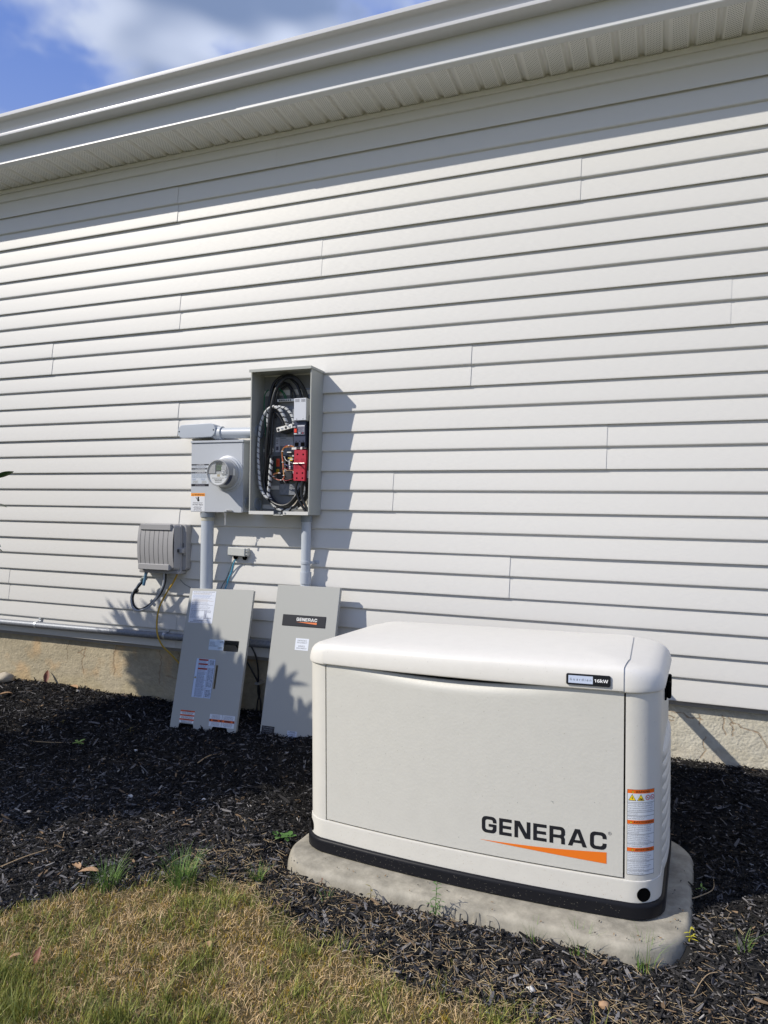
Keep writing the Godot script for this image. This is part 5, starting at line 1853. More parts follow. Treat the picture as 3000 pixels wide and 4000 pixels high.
func build_covers() -> void:
	# ---- left cover: dead front with switch opening
	var W := 0.405
	var H := 0.742
	var at := lean(Vector3(-2.437, 0.368, 0.110), Vector3(-2.036, 0.379, 0.104), Vector3(-2.3925, -0.352, 0.300))
	var c := thing("dead_front_cover", "removed grey inner cover with switch opening and instruction labels leaning under the meter", "metal cover", at, "removed covers leaning on the wall")
	var V := func(v: float) -> float: return v * H
	var U := func(u: float) -> float: return u * W
	var o := PackedVector2Array()
	for q in [[0.0, -0.010], [0.13, -0.010], [0.135, 0.020], [0.15, 0.028], [0.345, 0.028], [0.36, 0.020], [0.365, 0.002], [0.375, -0.003], [0.425, -0.003], [0.415, -0.047], [0.565, -0.047], [0.57, -0.003], [0.635, -0.003], [0.645, 0.020], [0.66, 0.028], [0.855, 0.028], [0.87, 0.020], [0.875, -0.010], [1.0, -0.010], [1.0, 1.0], [0.0, 1.0]]:
		o.append(Vector2(U.call(q[0]), V.call(q[1])))
	var mb := MB.new()
	var win := Rect2(U.call(0.655), V.call(0.553), U.call(0.225), V.call(0.077))
	var slot := Rect2(U.call(0.578), V.call(0.285), U.call(0.033), V.call(0.165))
	var key := Rect2(U.call(0.487), V.call(-0.028), U.call(0.022), V.call(0.045))
	panel_of(mb, o, [win, slot, key], -0.0018, 0.0)
	part("plate", mb, M.cover_grey, c, 0.0)
	mb = MB.new()                                                     # folded edges
	mb.box(Vector3(-0.0008, 0.0, -0.016), Vector3(0.0012, H - 0.004, -0.0021))
	mb.box(Vector3(W - 0.0012, 0.0, -0.016), Vector3(W + 0.0008, H - 0.004, -0.0021))
	mb.box(Vector3(0.028, H - 0.0012, -0.016), Vector3(W - 0.028, H + 0.0008, -0.0021))
	part("flange", mb, M.cover_grey, c, 0.0)
	mb = MB.new()
	for x in [0.479, 0.517]: mb.lathe(PackedVector2Array([Vector2(0.007, 0), Vector2(0.007, 0.0004), Vector2(0.0001, 0.0004)]), 14, Transform3D(Basis(), Vector3(U.call(x), V.call(-0.012), 0.0001)))
	part("key_hole", mb, M.dark, c)
	# instruction sheet
	var im := blank(300, 420, Color(0.84, 0.86, 0.90))
	var ink := Color(0.22, 0.23, 0.30)
	write_on(im, "GENERAC AUTOMATIC TRANSFER SWITCH WIRING DIAGRAM", Rect2(16, 8, 268, 10), Color(0.1, 0.1, 0.15))
	var y := 24.0
	for q in [[3, Color(0.50, 0.44, 0.36)], [4, Color(0.34, 0.42, 0.60)], [1, ink], [4, Color(0.55, 0.46, 0.36)], [2, ink], [2, ink], [1, ink], [1, ink], [2, ink], [2, ink]]:
		micro(im, Rect2(14, y, 270, q[0] * 8.5), q[0], q[1], 0.55, 0.3)
		y += q[0] * 8.5 + 6
	micro(im, Rect2(14, 262, 130, 100), 12, Color(0.35, 0.42, 0.52), 0.55, 0.35)
	bar(im, 186, 258, 30, 112, Color(0.68, 0.70, 0.76))
	for k in [[186, 258, 30, 2], [186, 368, 30, 2], [186, 258, 2, 112], [214, 258, 2, 112], [198, 300, 2, 68], [206, 300, 2, 68], [150, 330, 36, 2], [150, 346, 36, 2]]: bar(im, k[0], k[1], k[2], k[3], ink)
	micro(im, Rect2(224, 262, 56, 26), 3, ink, 0.6); micro(im, Rect2(222, 346, 62, 20), 2, ink, 0.7)
	micro(im, Rect2(50, 380, 200, 16), 2, Color(0.1, 0.1, 0.15), 0.8, 0.15, true)
	micro(im, Rect2(24, 400, 240, 14), 2, ink, 0.7, 0.15)
	sticker("instruction_label", c, im, U.call(0.045), V.call(0.745), U.call(0.425), V.call(0.982), 0.0006, 0.25)
	# on/off plate
	im = blank(220, 150, Color(0.74, 0.80, 0.86))
	var t := Color(0.10, 0.11, 0.16)
	write_on(im, "UTILITY", Rect2(10, 34, 70, 17), t, false, -1)
	write_on(im, "SERVICE", Rect2(10, 59, 78, 17), t, false, -1)
	write_on(im, "DISCONNECT", Rect2(8, 84, 130, 17), t, false, -1)
	write_on(im, "ON", Rect2(154, 14, 58, 28), t, false)
	write_on(im, "OFF", Rect2(140, 104, 66, 28), t, false)
	sticker("switch_label", c, im, U.call(0.425), V.call(0.556), U.call(0.652), V.call(0.632), 0.0006)
	# tall warning sheet
	im = blank(210, 400, Color(0.74, 0.80, 0.90))
	for q in [[4, 16], [48, 16], [96, 16]]:
		bar(im, 32, q[0], 100, q[1], Color(0.62, 0.22, 0.13))
		micro(im, Rect2(52, q[0] + 2, 60, 12), 1, Color(0.30, 0.08, 0.06), 0.8)
	micro(im, Rect2(34, 22, 94, 24), 4, Color(0.35, 0.36, 0.45), 0.6); micro(im, Rect2(34, 66, 94, 28), 5, Color(0.35, 0.38, 0.50), 0.6)
	micro(im, Rect2(34, 114, 94, 26), 4, Color(0.48, 0.40, 0.38), 0.6)
	micro(im, Rect2(34, 146, 94, 74), 10, ink, 0.6); micro(im, Rect2(34, 226, 94, 76), 10, ink, 0.6); micro(im, Rect2(34, 310, 94, 84), 11, ink, 0.6)
	for k in [[30, 0, 2, 400], [136, 0, 2, 400], [30, 142, 106, 2], [30, 222, 106, 2], [30, 306, 106, 2], [136, 64, 74, 2], [136, 304, 74, 2], [0, 0, 2, 400], [208, 0, 2, 400], [152, 84, 1, 200], [190, 84, 1, 200]]: bar(im, k[0], k[1], k[2], k[3], ink)
	micro(im, Rect2(146, 10, 56, 48), 4, Color(0.1, 0.1, 0.16), 0.8, 0.2, true); micro(im, Rect2(142, 316, 62, 76), 6, Color(0.1, 0.1, 0.16), 0.8, 0.2, true)
	for k in 5:
		var xx := 146 + k * 12
		for yy in range(90, 290, 2):
			if rng.randf() < 0.75: bar(im, xx, yy, 4, 2, Color(0.12, 0.12, 0.2))
	alert(im, Vector2(15, 196), 13, Color(0.85, 0.75, 0.3), ink)
	sticker("warning_label", c, im, U.call(0.262), V.call(0.215), U.call(0.563), V.call(0.489), 0.0006, 0.3)
	# three small orange warnings
	im = blank(150, 120, Color(0.88, 0.89, 0.90))
	for i in 3:
		bar(im, 0, i * 41, 150, 14, Color(0.82, 0.33, 0.12))
		alert(im, Vector2(48, i * 41 + 8), 5, Color(0.82, 0.33, 0.12), Color(0.2, 0.05, 0.02))
		write_on(im, ["WARNING", "AVERTISSEMENT", "ADVERTENCIA"][i], Rect2(56, i * 41 + 3, 54, 8), Color(0.2, 0.06, 0.03))
		micro(im, Rect2(10, i * 41 + 16, 132, 24), 3, Color(0.15, 0.15, 0.2), 0.7, 0.25, true)
	sticker("warning_label", c, im, U.call(0.135), V.call(0.033), U.call(0.355), V.call(0.119), 0.0006)
	im = blank(220, 110, Color(0.84, 0.86, 0.89))
	micro(im, Rect2(10, 6, 92, 36), 6, Color(0.4, 0.41, 0.45), 0.6, 0.3, true); micro(im, Rect2(116, 6, 96, 36), 6, Color(0.4, 0.41, 0.45), 0.6, 0.3, true)
	bar(im, 0, 44, 220, 22, Color(0.75, 0.30, 0.10))
	for k in [[4, 44, 10, 22], [30, 50, 46, 10], [132, 50, 52, 10], [96, 46, 8, 18], [206, 44, 8, 22]]: bar(im, k[0], k[1], k[2], k[3], Color(0.28, 0.08, 0.03))
	for k in [22, 82, 124, 198]: bar(im, k - 7, 48, 14, 14, Color(0.92, 0.42, 0.12))
	micro(im, Rect2(10, 68, 92, 36), 6, Color(0.4, 0.41, 0.45), 0.6, 0.3, true); micro(im, Rect2(116, 68, 96, 36), 6, Color(0.4, 0.41, 0.45), 0.6, 0.3, true)
	bar(im, 109, 0, 2, 110, ink)
	sticker("warning_label", c, im, U.call(0.59), V.call(0.028), U.call(0.965), V.call(0.112), 0.0006)

	# ---- right cover: outer door with the maker's plate
	W = 0.365
	H = 0.775
	at = lean(Vector3(-1.8768, 0.410, 0.092), Vector3(-1.5135, 0.413, 0.092), Vector3(-1.866, -0.343, 0.262))
	c = thing("outer_cover", "removed grey outer cover with black maker's plate leaning behind the generator", "metal cover", at, "removed covers leaning on the wall")
	mb = MB.new()
	mb.box(Vector3(0, 0, -0.022), Vector3(W, H, 0.0), 0.0022)
	part("plate", mb, M.cover_grey, c, 0.0)
	mb = MB.new()
	mb.box(Vector3(0.1475 * W, 0.727 * H, 0.0), Vector3(0.832 * W, 0.802 * H, 0.0028), 0.0016)
	var np := part("maker_plate", mb, M.ink, c)
	var k0 := 0.375 * W
	for l in word_mark(Vector2(k0, 0.7635 * H), 0.118, 0.0165, 0.0029, 0.0034): part("logo_letter", l, M.white_ink, np, 0.0)
	mb = MB.new()
	mb.plate(PackedVector2Array([Vector2(k0 - 0.001, 0.7560 * H), Vector2(k0 + 0.118, 0.7590 * H), Vector2(k0 + 0.118, 0.7450 * H)]), 0.0029, 0.0034)
	part("logo_swoosh", mb, mat(0.75, 0.20, 0.06, 0.4), np, 0.0)
	im = blank(170, 140, Color(0.86, 0.88, 0.91))
	write_on(im, "EMERGENCY", Rect2(26, 18, 118, 17), t, false)
	write_on(im, "DISCONNECT", Rect2(22, 42, 126, 17), t, false)
	write_on(im, "SERVICE", Rect2(40, 84, 84, 17), t, false)
	write_on(im, "DISCONNECT", Rect2(22, 108, 126, 17), t, false)
	sticker("disconnect_label", c, im, 0.395 * W, 0.572 * H, 0.605 * W, 0.650 * H, 0.0006)
	im = blank(170, 110, Color(0.07, 0.07, 0.10))
	for i in 4: write_on(im, ["FULLY AUTOMATED", "DIGITAL LOAD", "MANAGEMENT SYSTEM", "NEC COMPLIANT"][i], Rect2(14, 12 + i * 24, 142, 13), Color(0.62, 0.63, 0.66), false)
	sticker("system_label", c, im, 0.022 * W, 0.006 * H, 0.225 * W, 0.065 * H, 0.0006)
	im = blank(110, 110, Color(0.72, 0.76, 0.82))
	for i in 3:
		write_on(im, ["WARNING", "AVERTISSEMENT", "ADVERTENCIA"][i], Rect2(24, 6 + i * 34, 66, 9), Color(0.1, 0.1, 0.15))
		micro(im, Rect2(8, 16 + i * 34, 94, 18), 3, Color(0.3, 0.32, 0.4), 0.6)
	sticker("warning_label", c, im, 0.430 * W, 0.003 * H, 0.580 * W, 0.054 * H, 0.0006)
	mb = MB.new()
	mb.box(Vector3(0.612 * W, 0.006 * H, -0.0005), Vector3(0.632 * W, 0.028 * H, 0.0005))
	part("slot", mb, M.dark, c)

# ------------------------------------------------------------------ loose cables
func build_cables() -> void:
	var t := thing("drop_cable", "loop of black and grey drop cable hanging under the telecom box", "cable")
	var l := [-2.632, 0.440, -2.636, 0.372, -2.676, 0.302, -2.737, 0.245, -2.798, 0.218, -2.839, 0.235, -2.851, 0.281, -2.836, 0.318, -2.801, 0.359, -2.770, 0.390, -2.750, 0.440]
	cable("black_jacket", t, path(0.068, l), 0.0062, M.black_cable, 10, 10)
	var g := path(0.066, l)
	for i in g.size(): g[i] += Vector3(-0.009 if i > 3 else 0.004, -0.008 if i in [3, 4, 5] else 0.0, 0.006)
	g.pop_back()
	cable("grey_jacket", t, g, 0.0055, M.grey_cable, 10, 10)
	cable("black_jacket", t, path(0.062, [-2.622, 0.440, -2.627, 0.38, -2.660, 0.312, -2.715, 0.260]), 0.0052, M.black_cable, 8, 8)
	cable("blue_sleeve", t, path(0.078, [-2.750, 0.440, -2.755, 0.405, -2.766, 0.360]), 0.0085, M.blue_band, 6, 10)
	cable("tie_band", t, path(0.073, [-2.786, 0.384, -2.772, 0.402, -2.750, 0.398]), 0.010, M.dull_cable, 6, 9)
	var mb := MB.new()
	mb.tube(PackedVector3Array([Vector3(-2.831, 0.318, 0.069), Vector3(-2.822, 0.332, 0.069)]), 0.014, 10)
	part("tie_band", mb, M.black_cable, t)
	mb = MB.new()
	mb.tube(smooth([Vector3(-2.548, 0.440, 0.050), Vector3(-2.581, 0.380, 0.052), Vector3(-2.619, 0.329, 0.052), Vector3(-2.653, 0.277, 0.050), Vector3(-2.678, 0.225, 0.050), Vector3(-2.686, 0.155, 0.056), Vector3(-2.672, 0.080, 0.066), Vector3(-2.640, 0.020, 0.064), Vector3(-2.598, -0.023, 0.050), Vector3(-2.537, -0.079, 0.04), Vector3(-2.480, -0.135, 0.03), Vector3(-2.43, -0.25, 0.03), Vector3(-2.42, -0.42, 0.03)], 10), 0.0050, 9)
	single("fiber_cable", mb, M.yellow_cable, "yellow fiber cable curving down from telecom box to behind the left cover", "cable", "", 60.0)
	mb = MB.new()
	mb.tube(smooth([Vector3(-2.540, 0.402, 0.04), Vector3(-2.51, 0.375, 0.035), Vector3(-2.474, 0.358, 0.032), Vector3(-2.42, 0.31, 0.03), Vector3(-2.38, 0.2, 0.028)], 6), 0.0022, 6)
	single("thin_cable", mb, M.dull_cable, "thin dark wire running from telecom box to behind the left cover's corner", "cable", "", 60.0)
	t = thing("network_cable", "blue and grey network cable pair hanging from the junction box's left gland", "cable")
	cable("blue_jacket", t, [Vector3(-2.176, 0.532, 0.030), Vector3(-2.193, 0.505, 0.028), Vector3(-2.205, 0.464, 0.026), Vector3(-2.225, 0.421, 0.026), Vector3(-2.232, 0.394, 0.026), Vector3(-2.243, 0.370, 0.026), Vector3(-2.262, 0.300, 0.026), Vector3(-2.27, 0.1, 0.026)], 0.0033, M.blue_cable, 8, 7)
	cable("grey_jacket", t, [Vector3(-2.180, 0.532, 0.030), Vector3(-2.200, 0.512, 0.028), Vector3(-2.221, 0.467, 0.024), Vector3(-2.240, 0.422, 0.024), Vector3(-2.271, 0.370, 0.026), Vector3(-2.30, 0.30, 0.026), Vector3(-2.30, 0.1, 0.026)], 0.0026, M.dull_cable, 8, 7)
	mb = MB.new()
	mb.tube(PackedVector3Array([Vector3(-2.2265, 0.419, 0.027), Vector3(-2.2310, 0.397, 0.027)]), 0.0045, 7)
	part("splice", mb, M.blue_cable, t)
	t = thing("black_cable_pair", "two black cables tied together running down the foundation between the covers", "cable")
	cable("jacket", t, [Vector3(-2.16, 0.12, 0.05), Vector3(-2.085, 0.094, 0.05), Vector3(-2.034, 0.021, 0.045), Vector3(-2.019, -0.063, 0.035), Vector3(-2.026, -0.141, 0.02), Vector3(-2.030, -0.204, 0.012), Vector3(-2.012, -0.255, 0.012), Vector3(-2.01, -0.42, 0.012)], 0.0050, M.black_cable, 8, 8)
	cable("jacket", t, [Vector3(-2.16, 0.07, 0.05), Vector3(-2.097, -0.008, 0.045), Vector3(-2.050, -0.089, 0.032), Vector3(-2.028, -0.141, 0.020), Vector3(-2.021, -0.203, 0.012), Vector3(-2.035, -0.260, 0.012), Vector3(-2.04, -0.42, 0.012)], 0.0050, M.black_cable, 8, 8)
	mb = MB.new(); mb.box(Vector3(-2.043, -0.152, -0.03), Vector3(-2.018, -0.138, 0.030), 0.002)
	part("clamp", mb, M.galv, t)

# ------------------------------------------------------------------ plants
func leaf_mesh(length: float, width: float, droop: float, fold: float) -> MB:
	var mb := MB.new()
	var n := 6
	var l := PackedVector3Array()
	var m := PackedVector3Array()
	var r := PackedVector3Array()
	for i in n + 1:
		var t := float(i) / n
		var w := width * 0.5 * pow(sin(PI * pow(t, 0.85)), 0.8)
		var y := -droop * t * t
		m.append(Vector3(0, y, -t * length))
		l.append(Vector3(-w, y + w * fold, -t * length))
		r.append(Vector3(w, y + w * fold, -t * length))
	mb.strip(l, m, false)
	mb.strip(m, r, false)
	return mb

func scatter(called: String, m: Mesh, material: Material, xf: Array, cols: PackedColorArray, parent: Node = self) -> MultiMeshInstance3D:
	var mm := MultiMesh.new()
	mm.transform_format = MultiMesh.TRANSFORM_3D
	mm.use_colors = true
	mm.mesh = m
	mm.instance_count = xf.size()
	var buf := PackedFloat32Array()
	buf.resize(xf.size() * 16)
	for i in xf.size():
		var t: Transform3D = xf[i]
		var k := i * 16
		buf[k] = t.basis.x.x; buf[k + 1] = t.basis.y.x; buf[k + 2] = t.basis.z.x; buf[k + 3] = t.origin.x
		buf[k + 4] = t.basis.x.y; buf[k + 5] = t.basis.y.y; buf[k + 6] = t.basis.z.y; buf[k + 7] = t.origin.y
		buf[k + 8] = t.basis.x.z; buf[k + 9] = t.basis.y.z; buf[k + 10] = t.basis.z.z; buf[k + 11] = t.origin.z
		buf[k + 12] = cols[i].r; buf[k + 13] = cols[i].g; buf[k + 14] = cols[i].b; buf[k + 15] = 1.0
	mm.buffer = buf
	var o := MultiMeshInstance3D.new()
	o.name = called
	o.multimesh = mm
	o.material_override = material
	parent.add_child(o, true)
	o.set_meta("kind", "stuff")
	return o

func build_shrub() -> void:
	var base := Vector3(-3.75, lie(-3.75, 1.6), 1.6)
	var s := thing("shrub", "large broad-leaved evergreen shrub standing at the left edge of the bed", "shrub", Transform3D(Basis(), base))
	var r := RandomNumberGenerator.new(); r.seed = 21
	var mb := MB.new()
	var tips := []
	for i in 9:
		var a := TAU * i / 9.0 + r.randf() * 0.5
		var tip := Vector3(cos(a) * r.randf_range(0.25, 0.7), r.randf_range(1.0, 2.3), sin(a) * r.randf_range(0.2, 0.55))
		mb.tube(smooth([Vector3(cos(a) * 0.05, -0.05, sin(a) * 0.05), tip * Vector3(0.35, 0.45, 0.35), tip], 5), 0.018, 7, true, 0.005)
		tips.append(tip)
	part("stem", mb, M.bark, s)
	var xf := []
	var cols := PackedColorArray()
	var c := Vector3(0.05, 1.42, 0.0)
	var n := 0
	# three lobes: a broad one to the right, a taller one behind it, a branch to the left
	var lobes := [[Vector3(0.25, 1.25, 0.0), Vector3(0.80, 0.84, 0.58), 0.58], [Vector3(-0.45, 1.92, 0.0), Vector3(0.44, 0.58, 0.45), 0.92], [Vector3(-0.86, 2.20, 0.0), Vector3(0.22, 0.22, 0.3), 1.0]]
	while n < 7000:
		var d := Vector3(r.randfn(), r.randfn(), r.randfn()).normalized()
		var p := d * pow(r.randf(), 0.28)
		var lump := 0.86 + 0.30 * soft.get_noise_3d(d.x * 2.2, d.y * 2.2, d.z * 2.2)
		var pick := r.randf()
		var lobe = lobes[0] if pick < lobes[0][2] else (lobes[1] if pick < lobes[1][2] else lobes[2])
		var q: Vector3 = lobe[0] + p * lobe[1] * lump
		if q.y < 0.10: continue
		n += 1
		var out := (d + Vector3(r.randf_range(-0.7, 0.7), r.randf_range(-0.5, 0.6), r.randf_range(-0.7, 0.7))).normalized()
		var b := Basis.looking_at(out, Vector3.UP if absf(out.y) < 0.95 else Vector3.RIGHT)
		b = b * Basis(Vector3.BACK, r.randf_range(-0.9, 0.9))
		xf.append(Transform3D(b * r.randf_range(0.75, 1.25), q))
		var k := r.randf()
		cols.append(Color(0.022, 0.055, 0.020).lerp(Color(0.06, 0.12, 0.035), k))
	var lm = M.leaf.duplicate()
	lm.albedo_color = Color.WHITE
	lm.vertex_color_use_as_albedo = true
	scatter("foliage", leaf_mesh(0.115, 0.034, 0.012, 0.25).commit(60.0), lm, xf, cols, s)
	# twigs that reach into view, each leaf its own piece
	for q in [[-2.965, 0.86, 1.0, -2.715, 0.957, 1.0, 0.115, 20.0], [-2.95, 0.80, 1.0, -2.757, 0.796, 1.0, 0.120, -10.0], [-3.00, 0.93, 1.0, -2.790, 0.908, 1.0, 0.10, 30.0], [-2.99, 0.66, 1.0, -2.790, 0.614, 1.0, 0.10, 0.0], [-2.96, 0.63, 1.0, -2.769, 0.588, 1.0, 0.11, 15.0]]:
		var a := Vector3(q[0], q[1], q[2]) - base
		var b := Vector3(q[3], q[4], q[5]) - base
		var d := (b - a).normalized()
		var leaf := leaf_mesh(q[6], 0.036, 0.012, 0.2)
		var o := part("leaf", leaf, M.leaf, s, 60.0)
		o.transform = Transform3D(Basis.looking_at(d, Vector3.UP) * Basis(Vector3.BACK, deg_to_rad(q[7])), b - d * q[6])
		mb = MB.new()
		mb.tube(smooth([Vector3(-0.45, a.y - 0.1, a.z * 0.6), a.lerp(b, -0.4) + Vector3(0, -0.02, 0), b - d * q[6]], 5), 0.006, 6, true, 0.003)
		part("twig", mb, M.bark, s)

func blade(mb: MB, at: Vector3, dir: float, height: float, bend: float, width: float, col: Color) -> void:
	var o := Vector3(cos(dir), 0, sin(dir))
	var side := Vector3(-o.z, 0, o.x) * width * 0.5
	var p := PackedVector3Array()
	var q := PackedVector3Array()
	for i in 5:
		var t := i / 4.0
		var m := at + o * bend * t * t + Vector3(0, height * (t - 0.25 * t * t * minf(bend / maxf(height, 0.001), 1.0)), 0)
		p.append(m - side * (1.0 - t * 0.92))
		q.append(m + side * (1.0 - t * 0.92))
	mb.col = col
	mb.strip(p, q, false)
	mb.col = Color.WHITE

func build_small_plants() -> void:
	var r := RandomNumberGenerator.new(); r.seed = 33
	# [x, z, blades, height, spread, share of straw, label]
	var tufts := [[-1.660, 1.535, 150, 0.115, 0.075, 0.10, "green grass tuft at the bed's edge beside the orange dry leaf"],
		[-1.432, 1.450, 190, 0.130, 0.095, 0.08, "largest green grass tuft on the mulch edge, left of the pad"],
		[-1.210, 1.340, 60, 0.080, 0.035, 0.2, "small grass tuft in mulch between the lawn point and the pad's left corner"],
		[-0.304, 1.312, 26, 0.085, 0.04, 0.35, "sparse yellowing grass tuft at pad front, under the logo's right end"],
		[-0.176, 1.308, 54, 0.085, 0.07, 0.15, "spreading grass tuft at the middle right of the pad's front edge"],
		[0.000, 1.300, 60, 0.100, 0.06, 0.25, "upright grass tuft with straw at the pad's right front corner"],
		[0.250, 1.172, 26, 0.085, 0.045, 0.3, "thin grass tuft alone in the mulch right of the pad"],
		[-0.945, 1.36, 30, 0.055, 0.04, 0.4, "short thin grass tuft in mulch before the pad's left part"]]
	for q in tufts:
		var mb := MB.new()
		for i in q[2]:
			var a := r.randf() * TAU
			var rad: float = sqrt(r.randf()) * q[4] * 0.5
			var p := Vector3(cos(a) * rad, -0.006, sin(a) * rad)
			var straw: bool = r.randf() < q[5]
			var col := Color(0.085, 0.175, 0.030).lerp(Color(0.19, 0.30, 0.07), r.randf())
			if straw: col = Color(0.48, 0.36, 0.15)
			var hgt: float = q[3] * r.randf_range(0.4, 1.05) * (0.5 if straw else 1.0)
			blade(mb, p, a + r.randf_range(-0.7, 0.7), hgt, hgt * r.randf_range(0.1, 0.75) * (1.6 if straw else 1.0), r.randf_range(0.0016, 0.0030), col)
		var o := single("grass_tuft", mb, M.blades, q[6], "grass tuft", "grass tufts along the bed edge", 60.0)
		o.position = Vector3(q[0], rough_lie(q[0], q[1]), q[1])
	# leafy weeds
	var weed := func(x: float, z: float, label: String, stems: Array, m: Material) -> Node3D:
		var w := thing("weed", label, "weed", Transform3D(Basis(), Vector3(x, rough_lie(x, z), z)), "weeds in the mulch")
		for st in stems:
			var tip: Vector3 = st[0]
			var mb := MB.new()
			mb.tube(smooth([Vector3.ZERO, tip * Vector3(0.3, 0.55, 0.3), tip], 4), 0.0016, 5, true, 0.0007)
			part("stem", mb, st[3] if st.size() > 3 else m, w)
			for k in st[1]:
				var t := lerpf(0.25, 1.0, (k + 1.0) / st[1])
				var a: float = k * 2.4 + tip.x * 40.0
				var lm := leaf_mesh(st[2] * r.randf_range(0.7, 1.1), st[2] * (0.22 if st[2] < 0.03 else 0.5), 0.006, 0.2)
				var lf := part("leaf", lm, m, w, 60.0)
				var dd := Vector3(cos(a), 0.35, sin(a)).normalized()
				lf.transform = Transform3D(Basis.looking_at(dd, Vector3.UP), tip * Vector3(t, t, t))
		return w
	var fresh := mat(0.15, 0.30, 0.05, 0.5); fresh.backlight_enabled = true; fresh.backlight = Color(0.25, 0.35, 0.08)
	var deep := mat(0.075, 0.17, 0.035, 0.55); deep.backlight_enabled = true; deep.backlight = Color(0.12, 0.2, 0.05)
	var maple := mat(0.20, 0.17, 0.05, 0.6); maple.backlight_enabled = true; maple.backlight = Color(0.2, 0.15, 0.05)
	var lemon := mat(0.55, 0.50, 0.05, 0.5); lemon.backlight_enabled = true; lemon.backlight = Color(0.5, 0.45, 0.1)
	weed.call(-0.602, 1.306, "tall bright green weed standing before the raised letters on the pad", [[Vector3(0.004, 0.120, 0.0), 15, 0.020], [Vector3(-0.016, 0.058, 0.004), 6, 0.018], [Vector3(0.017, 0.07, 0.0), 7, 0.018]], deep)
	weed.call(-0.826, 1.280, "tiny maple seedling with olive leaves at the pad's front", [[Vector3(0.0, 0.050, 0.0), 5, 0.020]], maple)
	weed.call(-1.008, 1.265, "tiny red-leaved seedling at the pad's left front corner", [[Vector3(0.0, 0.032, 0.0), 4, 0.012]], M.red_leaf)
	weed.call(-1.272, 1.050, "broad-leaved green weed tucked beside the pad's left side", [[Vector3(0.024, 0.024, 0.0), 5, 0.040], [Vector3(-0.026, 0.018, 0.01), 3, 0.046]], deep)
	weed.call(-2.659, 0.657, "small clover-like weed alone in the shaded mulch at left", [[Vector3(0.0, 0.025, 0.0), 4, 0.035], [Vector3(-0.02, 0.02, 0.0), 3, 0.03]], fresh)
	weed.call(0.113, 1.179, "small yellow-leaved weed at the pad's right front corner", [[Vector3(0.004, 0.045, 0.0), 4, 0.022], [Vector3(0.010, 0.022, 0.0), 3, 0.020]], lemon)
	weed.call(0.160, 0.87, "low dark green weed in the shaded mulch right of the pad", [[Vector3(0.0, 0.016, 0.0), 4, 0.026]], fresh)
	weed.call(-2.97, 0.46, "faint brownish seedling in the shade, nearer the left edge", [[Vector3(0.0, 0.03, 0.0), 4, 0.022]], maple)
	weed.call(-2.55, 0.42, "faint brownish seedling in the shade, nearer the left cover", [[Vector3(0.0, 0.03, 0.0), 4, 0.022]], maple)

